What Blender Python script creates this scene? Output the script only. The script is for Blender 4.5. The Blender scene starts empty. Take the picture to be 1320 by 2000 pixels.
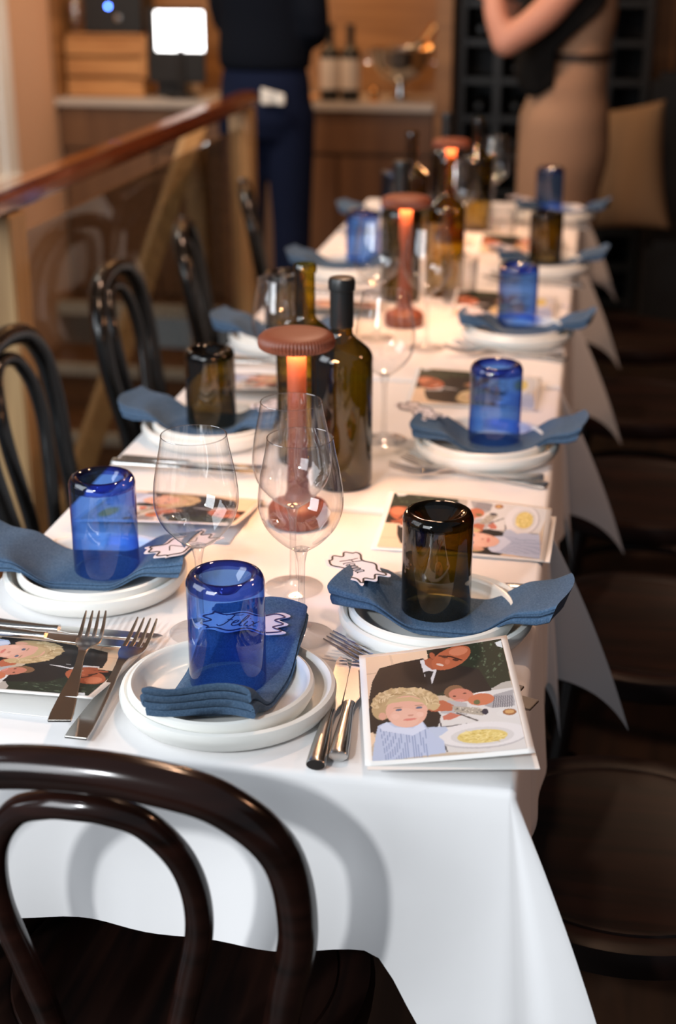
import bpy, bmesh, math, random
from mathutils import Vector, Matrix, noise
random.seed(7)
SC = bpy.context.scene
COL = SC.collection
PI = math.pi
R = math.radians

# ------------------------------------------------------------------ camera
CAM_H, PITCH, YAW = 1.43, R(21.4), R(10.0)
cam = bpy.data.cameras.new('camera')
co = bpy.data.objects.new('camera', cam)
COL.objects.link(co)
co.location = (0, 0, CAM_H)
co.rotation_euler = (PI / 2 - PITCH, 0, YAW)
cam.sensor_fit = 'VERTICAL'
cam.sensor_height = 36
cam.sensor_width = 24
cam.lens = 50.4
cam.clip_start = 0.05
cam.dof.use_dof = True
cam.dof.focus_distance = 1.42
cam.dof.aperture_fstop = 3.6
SC.camera = co

# ------------------------------------------------------------------ exposure, world, lights
SC.view_settings.view_transform = 'Standard'
SC.view_settings.look = 'None'
SC.view_settings.gamma = 1
SC.view_settings.use_curve_mapping = False
SC.view_settings.exposure = 0.0
w = bpy.data.worlds.new('daylight')
SC.world = w
w.use_nodes = True
w.node_tree.nodes['Background'].inputs[0].default_value = (0.80, 0.88, 1.0, 1)
w.node_tree.nodes['Background'].inputs[1].default_value = 0.20


def light(name, kind, loc, energy, color, size=0.1, aim=None, spot=None, blend=0.5, size_y=None):
    l = bpy.data.lights.new(name, kind)
    l.energy = energy
    l.color = color
    if kind == 'AREA':
        l.size = size
        if size_y:
            l.shape = 'RECTANGLE'
            l.size_y = size_y
    else:
        l.shadow_soft_size = size
    if kind == 'SPOT':
        l.spot_size = spot
        l.spot_blend = blend
    o = bpy.data.objects.new(name, l)
    COL.objects.link(o)
    o.location = loc
    if aim is not None:
        o.rotation_euler = (Vector(aim) - Vector(loc)).to_track_quat('-Z', 'Y').to_euler()
    return o


# spot added in place of camera flash, throws the chair shadow on the cloth
light('flash_key', 'SPOT', (-0.90, -1.10, 2.18), 150, (0.95, 0.98, 1.0), 0.07, (-0.45, 1.15, 0.7), R(42), 1.0)
# soft cool fill added behind the camera to lift the shadows
light('front_fill', 'AREA', (-1.5, -0.9, 1.75), 45, (0.90, 0.95, 1.0), 1.2, (-0.4, 1.1, 0.6))
# warm fill added on the right to tint the cloth flaps
light('right_warm_fill', 'AREA', (1.7, 2.1, 2.2), 9, (1.0, 0.50, 0.28), 0.15, (0.0, 2.0, 0.5))
# warm ceiling lights over the dining room
light('ceiling_light_over_table', 'AREA', (-0.2, 2.3, 2.6), 15, (1.0, 0.62, 0.40), 0.12, (-0.3, 2.5, 0.7))
light('ceiling_light_far_table', 'AREA', (-0.5, 3.7, 2.6), 20, (1.0, 0.62, 0.42), 0.12, (-0.5, 3.8, 0.7))
light('ceiling_light_counter', 'AREA', (-1.5, 5.1, 2.6), 15, (1.0, 0.62, 0.34), 0.2, (-1.4, 6.1, 1.0))
light('niche_light', 'AREA', (-1.15, 6.15, 2.25), 10, (1.0, 0.56, 0.24), 0.8, (-1.15, 6.3, 0.9))
light('ceiling_light_stairs', 'AREA', (-1.7, 4.0, 2.3), 18, (1.0, 0.88, 0.74), 0.4, (-2.0, 5.0, 0.3))
light('window_daylight', 'AREA', (-2.2, 0.9, 1.8), 30, (0.84, 0.92, 1.0), 1.4, (-0.5, 2.0, 0.75))


# ------------------------------------------------------------------ materials
def mat(name, color, rough=0.5, metal=0.0, spec=0.5, coat=0.0, emit=None, estr=0.0):
    m = bpy.data.materials.new(name)
    m.use_nodes = True
    b = m.node_tree.nodes['Principled BSDF']
    b.inputs['Base Color'].default_value = (*color, 1)
    b.inputs['Roughness'].default_value = rough
    b.inputs['Metallic'].default_value = metal
    b.inputs['Specular IOR Level'].default_value = spec
    b.inputs['Coat Weight'].default_value = coat
    if emit:
        b.inputs['Emission Color'].default_value = (*emit, 1)
        b.inputs['Emission Strength'].default_value = estr
    return m


def nn(m, t):
    return m.node_tree.nodes.new(t)


def lk(m, a, b):
    m.node_tree.links.new(a, b)


def bump(m, scale=60, strength=0.2, dist=0.001, kind='ShaderNodeTexNoise', detail=4, stretch=None):
    b = m.node_tree.nodes['Principled BSDF']
    tc = nn(m, 'ShaderNodeTexCoord')
    t = nn(m, kind)
    t.inputs['Scale'].default_value = scale
    if kind == 'ShaderNodeTexNoise':
        t.inputs['Detail'].default_value = detail
    src = tc.outputs['Object']
    if stretch:
        mp = nn(m, 'ShaderNodeMapping')
        mp.inputs['Scale'].default_value = stretch
        lk(m, src, mp.inputs[0])
        src = mp.outputs[0]
    lk(m, src, t.inputs['Vector'])
    bp = nn(m, 'ShaderNodeBump')
    bp.inputs['Strength'].default_value = strength
    bp.inputs['Distance'].default_value = dist
    lk(m, t.outputs[0], bp.inputs['Height'])
    lk(m, bp.outputs[0], b.inputs['Normal'])
    return m


def wood(name, c1, c2, rough=0.4, stretch=(1, 12, 12), scale=3, coat=0.0):
    m = mat(name, c1, rough, coat=coat)
    b = m.node_tree.nodes['Principled BSDF']
    tc = nn(m, 'ShaderNodeTexCoord')
    mp = nn(m, 'ShaderNodeMapping')
    mp.inputs['Scale'].default_value = stretch
    t = nn(m, 'ShaderNodeTexNoise')
    t.inputs['Scale'].default_value = scale
    t.inputs['Detail'].default_value = 6
    t.inputs['Distortion'].default_value = 0.6
    r = nn(m, 'ShaderNodeValToRGB')
    r.color_ramp.elements[0].position = 0.35
    r.color_ramp.elements[0].color = (*c1, 1)
    r.color_ramp.elements[1].position = 0.68
    r.color_ramp.elements[1].color = (*c2, 1)
    lk(m, tc.outputs['Object'], mp.inputs[0])
    lk(m, mp.outputs[0], t.inputs['Vector'])
    lk(m, t.outputs[0], r.inputs[0])
    lk(m, r.outputs[0], b.inputs['Base Color'])
    return m


def glass(name, tint, edge, gloss=0.05, edge_pow=0.5, ior=1.45, epow=1.5):
    """thin walled glass: tinted transmission that deepens where the wall is seen edge on, plus a fresnel reflection"""
    m = bpy.data.materials.new(name)
    m.use_nodes = True
    nt = m.node_tree
    nt.nodes.clear()
    out = nn(m, 'ShaderNodeOutputMaterial')
    tr = nn(m, 'ShaderNodeBsdfTransparent')
    gl = nn(m, 'ShaderNodeBsdfGlossy')
    gl.inputs['Roughness'].default_value = gloss
    gl.inputs['Color'].default_value = (1, 1, 1, 1)
    lw = nn(m, 'ShaderNodeLayerWeight')
    lw.inputs['Blend'].default_value = edge_pow
    mx = nn(m, 'ShaderNodeMix')
    mx.data_type = 'RGBA'
    mx.inputs[6].default_value = (*tint, 1)
    mx.inputs[7].default_value = (*edge, 1)
    pe = nn(m, 'ShaderNodeMath')
    pe.operation = 'POWER'
    pe.inputs[1].default_value = epow
    lk(m, lw.outputs['Facing'], pe.inputs[0])
    lk(m, pe.outputs[0], mx.inputs[0])
    lk(m, mx.outputs[2], tr.inputs['Color'])
    f0 = ((ior - 1) / (ior + 1)) ** 2
    lf = nn(m, 'ShaderNodeLayerWeight')
    lf.inputs['Blend'].default_value = 0.5
    pw = nn(m, 'ShaderNodeMath')
    pw.operation = 'POWER'
    pw.inputs[1].default_value = 5.0
    lk(m, lf.outputs['Facing'], pw.inputs[0])
    fr = nn(m, 'ShaderNodeMath')
    fr.operation = 'MULTIPLY_ADD'
    fr.inputs[1].default_value = (1 - f0) * 0.8
    fr.inputs[2].default_value = f0
    lk(m, pw.outputs[0], fr.inputs[0])
    ms = nn(m, 'ShaderNodeMixShader')
    lk(m, fr.outputs[0], ms.inputs[0])
    lk(m, tr.outputs[0], ms.inputs[1])
    lk(m, gl.outputs[0], ms.inputs[2])
    lk(m, ms.outputs[0], out.inputs[0])
    return m


M = {}
M['cloth'] = mat('tablecloth_white', (0.80, 0.79, 0.79), 0.9, spec=0.2)
bump(M['cloth'], 9, 0.25, 0.004, detail=3)
M['plate'] = mat('glazed_ceramic', (0.80, 0.80, 0.76), 0.28, spec=0.5)
M['napkin'] = wood('blue_linen', (0.040, 0.090, 0.170), (0.085, 0.150, 0.245), 0.95, (1, 1, 1), 500)
bump(M['napkin'], 900, 0.8, 0.0007, detail=2)
M['steel'] = mat('cutlery_steel', (0.60, 0.59, 0.57), 0.20, 1.0)
M['chair'] = wood('dark_bentwood', (0.005, 0.0022, 0.0016), (0.018, 0.006, 0.004), 0.16, (1, 1, 6), 5, 0.0)
M['seat'] = wood('dark_seat_wood', (0.004, 0.0022, 0.002), (0.016, 0.006, 0.004), 0.42, (14, 1, 1), 3, 0.0)
M['black_chair'] = wood('black_bentwood', (0.004, 0.004, 0.0037), (0.008, 0.0075, 0.007), 0.20, (1, 1, 6), 5, 0.0)
M['seat'].node_tree.nodes['Principled BSDF'].inputs['Specular IOR Level'].default_value = 0.18
M['terra'] = mat('terracotta_lacquer', (0.215, 0.056, 0.026), 0.45)
M['lamp_glow'] = mat('lamp_diffuser', (1, 0.7, 0.4), 0.5, emit=(1.0, 0.47, 0.20), estr=215)
M['wineglass'] = glass('clear_crystal', (0.985, 0.985, 0.985), (0.12, 0.125, 0.13), 0.02, 0.5, 1.85, 4.5)
M['stem'] = glass('clear_crystal_thick', (0.96, 0.96, 0.96), (0.25, 0.26, 0.27), 0.02, 0.5, 1.85, 2.5)
M['blueglass'] = glass('cobalt_glass', (0.31, 0.53, 0.93), (0.015, 0.038, 0.38), 0.03, 0.5, 1.7, 2.0)
M['bluerim'] = glass('cobalt_glass_thick', (0.10, 0.17, 0.62), (0.004, 0.008, 0.08), 0.06, 0.5, 1.7, 1.2)
M['oliveglass'] = glass('olive_glass', (0.30, 0.225, 0.05), (0.012, 0.010, 0.003), 0.03, 0.5, 1.7, 1.3)
M['oliverim'] = glass('olive_glass_thick', (0.07, 0.06, 0.015), (0.006, 0.005, 0.002), 0.06, 0.45)
M['bottle_dark'] = glass('amber_bottle_glass', (0.27, 0.215, 0.035), (0.010, 0.010, 0.004), 0.04, 0.5, 1.7, 1.5)
M['bottle_pale'] = glass('pale_green_bottle_glass', (0.58, 0.44, 0.085), (0.08, 0.06, 0.008), 0.04, 0.5, 1.7, 1.6)
M['capsule'] = mat('black_foil', (0.012, 0.013, 0.013), 0.35)
M['card'] = mat('card_paper', (0.80, 0.79, 0.77), 0.55)
M['tag'] = mat('name_tag_paper', (0.74, 0.70, 0.76), 0.6)
M['ink'] = mat('purple_ink', (0.035, 0.022, 0.10), 0.6)
M['inkblack'] = mat('black_ink', (0.012, 0.010, 0.014), 0.6)
M['floor'] = wood('dark_floor_boards', (0.012, 0.007, 0.005), (0.03, 0.016, 0.010), 0.45, (8, 1, 1), 3)
M['oak'] = wood('light_oak', (0.34, 0.20, 0.085), (0.46, 0.29, 0.13), 0.45, (10, 10, 1), 3)
M['rail'] = wood('mahogany_rail', (0.13, 0.028, 0.008), (0.20, 0.05, 0.014), 0.14, (12, 1, 12), 3, 0.6)
M['panelglass'] = glass('balustrade_glass', (0.86, 0.82, 0.76), (0.5, 0.5, 0.48), 0.03, 0.5, 1.3, 2.0)
M['ply'] = wood('counter_panel_wood', (0.22, 0.105, 0.035), (0.33, 0.165, 0.060), 0.5, (1, 1, 9), 2)
M['cab'] = wood('cabinet_wood', (0.12, 0.055, 0.022), (0.17, 0.082, 0.034), 0.5, (9, 1, 1), 2)
M['stone'] = mat('pale_counter_stone', (0.50, 0.45, 0.40), 0.25)
M['crate'] = wood('pine_crate', (0.42, 0.19, 0.06), (0.55, 0.28, 0.10), 0.55, (1, 8, 8), 3)
M['black'] = mat('matt_black', (0.005, 0.005, 0.0055), 0.6)
M['blacks'] = mat('black_satin', (0.006, 0.007, 0.007), 0.45)
M['tan'] = mat('tan_plaster', (0.62, 0.40, 0.27), 0.85)
M['white'] = mat('white_paint', (0.75, 0.76, 0.75), 0.5)
M['nosing'] = mat('pale_step_nosing', (0.42, 0.42, 0.38), 0.5)
M['step'] = wood('stair_wood', (0.10, 0.045, 0.018), (0.16, 0.075, 0.03), 0.5, (1, 9, 9), 2)
M['darkwall'] = wood('dark_wall_boards', (0.045, 0.022, 0.013), (0.07, 0.034, 0.020), 0.6, (1, 1, 9), 2)
M['ceil'] = mat('ceiling_paint', (0.35, 0.28, 0.22), 0.9)
M['screen'] = mat('lit_screen', (1, 1, 1), 0.5, emit=(1, 1, 1), estr=6)
M['led'] = mat('blue_led', (0.1, 0.2, 1), 0.5, emit=(0.08, 0.2, 1), estr=30)
M['silver'] = mat('silver_metal', (0.55, 0.56, 0.56), 0.14, 1.0)
M['copper'] = mat('copper_foil', (0.90, 0.45, 0.16), 0.25, 1.0)
M['label'] = mat('bottle_label_paper', (0.62, 0.54, 0.46), 0.7)
M['cushion'] = mat('beige_cushion', (0.36, 0.22, 0.12), 0.95, spec=0.1)
M['skin'] = mat('skin', (0.56, 0.27, 0.19), 0.5)
M['jeans'] = mat('blue_denim', (0.007, 0.012, 0.034), 0.9, spec=0.1)
M['sweater'] = mat('navy_knit', (0.006, 0.008, 0.013), 0.95, spec=0.05)
M['dress'] = mat('beige_dress', (0.36, 0.22, 0.14), 0.9, spec=0.1)
M['vest'] = mat('black_vest', (0.007, 0.007, 0.007), 0.9, spec=0.1)
M['hair'] = mat('brown_hair', (0.03, 0.015, 0.008), 0.6)
M['napwhite'] = mat('white_towel', (0.7, 0.7, 0.66), 0.9)
M['twig'] = mat('dried_flower', (0.42, 0.30, 0.14), 0.9)


# ------------------------------------------------------------------ mesh helpers
class MB:
    def __init__(s):
        s.v = []
        s.f = []

    def add(s, vs, fs):
        n = len(s.v)
        s.v += [tuple(x) for x in vs]
        s.f += [tuple(i + n for i in f) for f in fs]

    def box(s, x0, x1, y0, y1, z0, z1):
        s.add([(x0, y0, z0), (x1, y0, z0), (x1, y1, z0), (x0, y1, z0), (x0, y0, z1), (x1, y0, z1), (x1, y1, z1), (x0, y1, z1)],
              [(0, 3, 2, 1), (4, 5, 6, 7), (0, 1, 5, 4), (1, 2, 6, 5), (2, 3, 7, 6), (3, 0, 4, 7)])

    def lathe(s, prof, n=40, c=(0, 0, 0), rmod=None, mtx=None):
        vs = []
        for i, (r, z) in enumerate(prof):
            for k in range(n):
                a = 2 * PI * k / n
                rr = r * (rmod(a, i) if rmod else 1)
                p = Vector((rr * math.cos(a), rr * math.sin(a), z))
                if mtx:
                    p = mtx @ p
                vs.append((c[0] + p[0], c[1] + p[1], c[2] + p[2]))
        fs = []
        for i in range(len(prof) - 1):
            for k in range(n):
                k2 = (k + 1) % n
                fs.append((i * n + k, i * n + k2, (i + 1) * n + k2, (i + 1) * n + k))
        s.add(vs, fs)
        return s

    def tube(s, pts, rad, n=12, cap=True, ell=None):
        pts = [Vector(p) for p in pts]
        if not hasattr(rad, '__len__'):
            rad = [rad] * len(pts)
        t0 = (pts[1] - pts[0]).normalized()
        up = Vector((0, 0, 1)) if abs(t0.z) < 0.9 else Vector((1, 0, 0))
        u = t0.cross(up).normalized()
        vs = []
        for i, p in enumerate(pts):
            if i == 0:
                t = t0
            elif i == len(pts) - 1:
                t = (pts[i] - pts[i - 1]).normalized()
            else:
                t = (pts[i + 1] - pts[i - 1]).normalized()
            u = (u - t * u.dot(t)).normalized()
            v = t.cross(u)
            for k in range(n):
                a = 2 * PI * k / n
                e = ell if ell else (1, 1)
                vs.append(p + (u * math.cos(a) * e[0] + v * math.sin(a) * e[1]) * rad[i])
        fs = []
        for i in range(len(pts) - 1):
            for k in range(n):
                k2 = (k + 1) % n
                fs.append((i * n + k, (i + 1) * n + k, (i + 1) * n + k2, i * n + k2))
        if cap:
            fs.append(tuple(range(n)))
            fs.append(tuple(range((len(pts) - 1) * n, len(pts) * n))[::-1])
        s.add(vs, fs)
        return s

    def ball(s, c, r, n=16, m=10):
        rx, ry, rz = r if hasattr(r, '__len__') else (r, r, r)
        vs = [(c[0], c[1], c[2] + rz)]
        for i in range(1, m):
            th = PI * i / m
            for k in range(n):
                a = 2 * PI * k / n
                vs.append((c[0] + rx * math.sin(th) * math.cos(a), c[1] + ry * math.sin(th) * math.sin(a), c[2] + rz * math.cos(th)))
        vs.append((c[0], c[1], c[2] - rz))
        fs = [(0, 1 + k, 1 + (k + 1) % n) for k in range(n)]
        for i in range(m - 2):
            for k in range(n):
                k2 = (k + 1) % n
                fs.append((1 + i * n + k, 1 + (i + 1) * n + k, 1 + (i + 1) * n + k2, 1 + i * n + k2))
        L = len(vs) - 1
        b = 1 + (m - 2) * n
        fs += [(L, b + (k + 1) % n, b + k) for k in range(n)]
        s.add(vs, fs)
        return s

    def grid(s, fn, nu, nv, closed_u=False):
        vs = [fn(i / (nu - (0 if closed_u else 1)), j / (nv - 1)) for j in range(nv) for i in range(nu)]
        fs = []
        for j in range(nv - 1):
            for i in range(nu - (0 if closed_u else 1)):
                i2 = (i + 1) % nu
                fs.append((j * nu + i, j * nu + i2, (j + 1) * nu + i2, (j + 1) * nu + i))
        s.add(vs, fs)
        return s

    def prism(s, poly, z0, z1):
        n = len(poly)
        s.add([(x, y, z0) for x, y in poly] + [(x, y, z1) for x, y in poly],
              [tuple(range(n))[::-1], tuple(range(n, 2 * n))] + [(i, (i + 1) % n, n + (i + 1) % n, n + i) for i in range(n)])
        return s

    def build(s, name, m, parent=None, smooth=True, bevel=0, sub=0, solid=0, angle=40):
        me = bpy.data.meshes.new(name)
        me.from_pydata(s.v, [], s.f)
        bm = bmesh.new()
        bm.from_mesh(me)
        bmesh.ops.remove_doubles(bm, verts=bm.verts, dist=1e-6)
        if not solid:
            bmesh.ops.recalc_face_normals(bm, faces=bm.faces)
        if bevel:
            es = [e for e in bm.edges if len(e.link_faces) == 2 and e.calc_face_angle(0) > 0.6]
            bmesh.ops.bevel(bm, geom=es, offset=bevel, segments=2, affect='EDGES', clamp_overlap=True)
        for f in bm.faces:
            f.smooth = smooth
        if smooth:
            ca = math.radians(angle)
            for e in bm.edges:
                if len(e.link_faces) == 2 and e.calc_face_angle(0) > ca:
                    e.smooth = False
        bm.to_mesh(me)
        bm.free()
        me.materials.append(m)
        o = bpy.data.objects.new(name, me)
        COL.objects.link(o)
        if parent:
            o.parent = parent
        if sub:
            md = o.modifiers.new('s', 'SUBSURF')
            md.levels = md.render_levels = sub
        if solid:
            md = o.modifiers.new('t', 'SOLIDIFY')
            md.thickness = solid
        return o


def tag(o, label, cat, group=None):
    o['label'] = label
    o['category'] = cat
    if group:
        o['group'] = group
    return o


def thing(name, label, cat, loc=(0, 0, 0), rz=0, group=None):
    o = bpy.data.objects.new(name, None)
    o.empty_display_size = 0.02
    COL.objects.link(o)
    o.location = loc
    o.rotation_euler = (0, 0, rz)
    return tag(o, label, cat, group)


def struct(o):
    o['kind'] = 'structure'
    return o


def dup(o, loc, rz=0.0, label=None, group=None, parent=None):
    c = o.copy()
    COL.objects.link(c)
    if parent is not None:
        c.parent = parent
    else:
        c.location = loc
        c.rotation_euler = (0, 0, rz)
        c['label'] = label
        if group:
            c['group'] = group
    for ch in list(o.children):
        dup(ch, None, parent=c)
    return c


def place(proto, used, loc, rz, label, group=None):
    if proto.name in used:
        return dup(proto, loc, rz, label, group)
    used.add(proto.name)
    proto.location = loc
    proto.rotation_euler = (0, 0, rz)
    proto['label'] = label
    if group:
        proto['group'] = group
    return proto


USED = set()


def arc(cx, cy, r, a0, a1, n):
    return [(cx + r * math.cos(R(a0 + (a1 - a0) * i / n)), cy + r * math.sin(R(a0 + (a1 - a0) * i / n))) for i in range(n + 1)]


def smoothpath(pts, n=8):
    P = [Vector(p) for p in pts]
    P = [P[0] * 2 - P[1]] + P + [P[-1] * 2 - P[-2]]
    out = []
    for i in range(1, len(P) - 2):
        for k in range(n):
            t = k / n
            a, b, c, d = P[i - 1], P[i], P[i + 1], P[i + 2]
            out.append(0.5 * ((2 * b) + (c - a) * t + (2 * a - 5 * b + 4 * c - d) * t * t + (3 * b - a - 3 * c + d) * t ** 3))
    out.append(P[-2])
    return out


# ------------------------------------------------------------------ room shell
YB = 6.0          # cabinet front
XW = -2.27        # left wall
b = MB()
b.box(-1.12, 3.2, -1.2, 6.7, -0.05, 0)
struct(b.build('floor', M['floor'], smooth=False))
b = MB()
b.box(-2.4, -1.12, 5.85, 6.7, -0.05, 0)
struct(b.build('floor_landing', M['step'], smooth=False))
b = MB()
b.box(-4.0, 3.2, 6.42, 6.55, -0.05, 2.8)
struct(b.build('wall_back', M['ply'], smooth=False))
b = MB()   # right back wall of dark boards
for k in range(12):
    b.box(0.30, 3.2, 6.38, 6.415, 0.02 + k * 0.23, 0.02 + k * 0.23 + 0.222)
struct(b.build('wall_back_boards', M['darkwall'], smooth=False, bevel=0.004))
b = MB()
b.box(3.2, 3.3, -1.2, 6.55, -0.05, 2.8)
struct(b.build('wall_right', M['darkwall'], smooth=False))
b = MB()
b.box(XW - 0.12, XW, 5.42, 6.42, -1.6, 2.8)
b.box(XW - 0.12, XW, 2.2, 5.42, -1.6, 0.55)
b.box(XW - 0.12, XW, 2.2, 3.6, 0.55, 2.8)
b.box(XW - 0.12, XW, 3.6, 5.42, 2.4, 2.8)
struct(b.build('wall_left', M['tan'], smooth=False))
win = MB()
for y0, y1, dx in ((5.30, 5.42, 0.05), (5.20, 5.29, 0.035), (3.6, 3.72, 0.05), (4.42, 4.5, 0.04), (5.02, 5.08, 0.03)):
    win.box(XW - 0.10, XW + dx, y0, y1, 0.55, 2.4)
win.box(XW - 0.10, XW + 0.06, 3.6, 5.42, 0.50, 0.62)
win.box(XW - 0.10, XW + 0.04, 3.6, 5.42, 2.30, 2.40)
wf = struct(win.build('window_1', M['white'], smooth=False, bevel=0.006))
b = MB()
b.box(XW - 0.07, XW - 0.062, 3.7, 5.35, 0.6, 2.32)
b.build('window_pane', M['wineglass'], wf, smooth=False)
b = MB()
b.box(-2.4, 3.2, 1.6, 6.55, 2.8, 2.9)
struct(b.build('ceiling', M['ceil'], smooth=False))

# stair flight behind the balustrade, going down towards the camera
st = thing('staircase', 'brown wooden stairs with pale nosings behind the glass balustrade', 'stairs', (-1.7, 5.85, 0))
for k in range(6):
    y1 = 5.85 - k * 0.345
    b = MB()
    b.box(XW + 0.003 + 1.7, -1.13 + 1.7, y1 - 0.345 - 5.85, y1 - 5.85, -0.18 * (k + 1) - 0.2, -0.18 * (k + 1))
    o = b.build('step', M['step'], st, smooth=False)
    b = MB()
    b.box(XW + 0.003 + 1.7, -1.13 + 1.7, y1 - 0.345 - 5.87, y1 - 0.345 - 5.845 + 0.02, -0.18 * (k + 1) - 0.035, -0.18 * (k + 1) + 0.004)
    b.build('nosing', M['nosing'], o, smooth=False)
b = MB()
b.box(XW + 0.003 + 1.7, -1.13 + 1.7, -0.02, 0.03, -0.045, 0.004)
b.build('nosing', M['nosing'], st, smooth=False)

# balustrade
bal = thing('balustrade', 'mahogany handrail on pale oak posts with a glass panel, left of the tables', 'railing', (-1.07, 3.4, 0))
b = MB()
path = [(0, -2.4, 0.985), (0, 1.06, 0.985)]
b.box(-0.034, 0.034, -2.4, 1.09, 0.983, 1.026)
b.build('handrail', M['rail'], bal, bevel=0.012)
for y in (-0.90, 0.99):
    b = MB()
    b.box(-0.034, 0.034, y - 0.04, y + 0.04, -0.0, 0.983)
    b.build('post', M['oak'], bal, smooth=False, bevel=0.004)
b = MB()
b.box(-0.006, 0.006, -0.84, 0.93, 0.06, 0.93)
b.build('glass_panel', M['panelglass'], bal, smooth=False)
b = MB()
b.box(-0.03, 0.03, -0.86, 0.95, 0.0, 0.06)
b.build('bottom_rail', M['oak'], bal, smooth=False, bevel=0.004)
sr = thing('stair_handrail', 'slanting pale oak stair rail behind the glass balustrade', 'railing', (-1.2, 4.23, 0))
b = MB()
b.tube([(0, 0.1, 0.94), (0, -1.75, -0.17)], 0.036, n=4)
b.build('rail', M['oak'], sr, smooth=False, bevel=0.003)
b = MB()
b.box(-0.03, 0.03, 0.06, 0.12, -0.9, 0.93)
b.build('post', M['oak'], sr, smooth=False, bevel=0.003)

# ------------------------------------------------------------------ back counter niche
cab = thing('counter_cabinet', 'long brown wooden cabinet with a pale stone top at the back wall', 'cabinet', (-1.4, YB, 0))
b = MB()
b.box(-0.86, 0.74, 0.02, 0.40, 0, 0.815)
b.build('body', M['cab'], cab, smooth=False)
xs = [-0.85, -0.45, -0.05, 0.34, 0.735]
for i in range(4):
    b = MB()
    b.box(xs[i] + 0.006, xs[i + 1] - 0.006, 0.0, 0.02, 0.02, 0.63)
    b.build('door', M['cab'], cab, smooth=False, bevel=0.003)
b = MB()
b.box(-0.86, 0.735, -0.005, 0.02, 0.645, 0.812)
b.build('drawer_front', M['cab'], cab, smooth=False, bevel=0.003)
b = MB()
b.box(-0.87, 0.74, -0.03, 0.40, 0.817, 0.85)
b.build('countertop', M['stone'], cab, smooth=False, bevel=0.004)
CT = 0.85
b = MB()
b.box(-0.655, -0.59, 5.96, 6.41, 0, 2.78)
tag(b.build('niche_upright', M['ply'], smooth=False, bevel=0.004), 'tall wooden upright between the counter niche and the black wine rack', 'panel')
b = MB()
b.box(-2.265, -2.245, 5.97, 6.41, CT + 0.002, 2.78)
tag(b.build('niche_side_panel', M['ply'], smooth=False), 'brown wooden side panel at the left end of the counter niche', 'panel')

# crate stack, equipment
cr = thing('wooden_crate', 'slatted pine crate standing on the left of the back counter', 'crate', (-2.065, 6.16, CT))
cr.scale = (0.88, 1, 1)
for k in range(3):
    b = MB()
    b.box(-0.19, 0.19, -0.12, -0.10, 0.003 + 0.082 * k, 0.074 + 0.082 * k)
    b.box(-0.19, 0.19, 0.10, 0.12, 0.003 + 0.082 * k, 0.074 + 0.082 * k)
    b.box(-0.19, -0.172, -0.1, 0.1, 0.003 + 0.082 * k, 0.074 + 0.082 * k)
    b.box(0.172, 0.19, -0.1, 0.1, 0.003 + 0.082 * k, 0.074 + 0.082 * k)
    b.build('slat', M['crate'], cr, smooth=False, bevel=0.003)
b = MB()
b.box(0.192, 0.212, -0.13, -0.09, 0.08, 0.25)
b.build('corner_batten', M['crate'], cr, smooth=False)
b = MB()
b.box(-0.18, 0.18, -0.11, 0.11, 0.245, 0.255)
b.build('lid', M['crate'], cr, smooth=False)
eq = thing('sound_receiver', 'black electronic box with a blue light on top of the crate', 'electronics', (-2.03, 6.16, CT + 0.257))
b = MB()
b.box(-0.12, 0.13, -0.10, 0.10, 0, 0.16)
b.build('housing', M['blacks'], eq, smooth=False, bevel=0.006)
b = MB()
b.ball((-0.01, -0.10, 0.105), 0.007)
b.build('indicator_light', M['led'], eq)
b = MB()
b.lathe([(0.012, 0), (0.014, 0.004), (0.0, 0.006)], 16, mtx=Matrix.Translation((0.03, -0.101, 0.06)) @ Matrix.Rotation(PI / 2, 4, 'X'))
b.build('knob', M['silver'], eq)
b = MB()
b.lathe([(0.0, 0), (0.035, 0), (0.045, 0.06), (0.05, 0.12), (0.03, 0.15), (0.026, 0.14), (0.044, 0.115), (0.038, 0.06), (0, 0.006)], 24)
o = b.build('glass_jar', M['stem'])
o.location = (-2.20, 6.10, CT + 0.257)
tag(o, 'clear glass jar on the crate, left of the black box', 'jar')

pos = thing('till_screen', 'bright white lit screen on a black stand on the back counter', 'screen', (-1.73, 6.05, CT))
b = MB()
b.lathe([(0, 0), (0.07, 0), (0.07, 0.012), (0.018, 0.02), (0.015, 0.2), (0, 0.2)], 24)
b.build('stand', M['black'], pos)
b = MB()
b.box(-0.145, 0.1, 0.0, 0.02, 0.06, 0.36)
b.build('housing', M['black'], pos, smooth=False, bevel=0.006)
b = MB()
b.box(-0.105, 0.098, -0.003, 0.0, 0.19, 0.345)
b.build('display', M['screen'], pos, smooth=False, bevel=0.0012)
b = MB()
b.box(-0.055, 0.055, -0.04, 0.04, 0, 0.14)
o = b.build('card_reader', M['black'], bevel=0.008)
o.location = (-1.80, 6.13, CT)
tag(o, 'small black box on the counter below the lit screen', 'electronics')
vs_ = thing('flower_vase', 'small vase of pale dried flowers behind the screen stand', 'vase', (-1.74, 6.24, CT))
b = MB()
b.lathe([(0, 0), (0.03, 0), (0.035, 0.05), (0.015, 0.09), (0.018, 0.10), (0.012, 0.09), (0, 0.01)], 20)
b.build('vase', M['label'], vs_)
b = MB()
for k in range(9):
    a = k * 2.4
    b.tube([(0, 0, 0.03), (0.015 * math.cos(a), 0.015 * math.sin(a), 0.11), (0.035 * math.cos(a), 0.035 * math.sin(a), 0.17)], 0.002, n=5)
    b.ball((0.035 * math.cos(a), 0.035 * math.sin(a), 0.175), 0.013, 8, 6)
b.build('dried_flowers', M['twig'], vs_)


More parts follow.
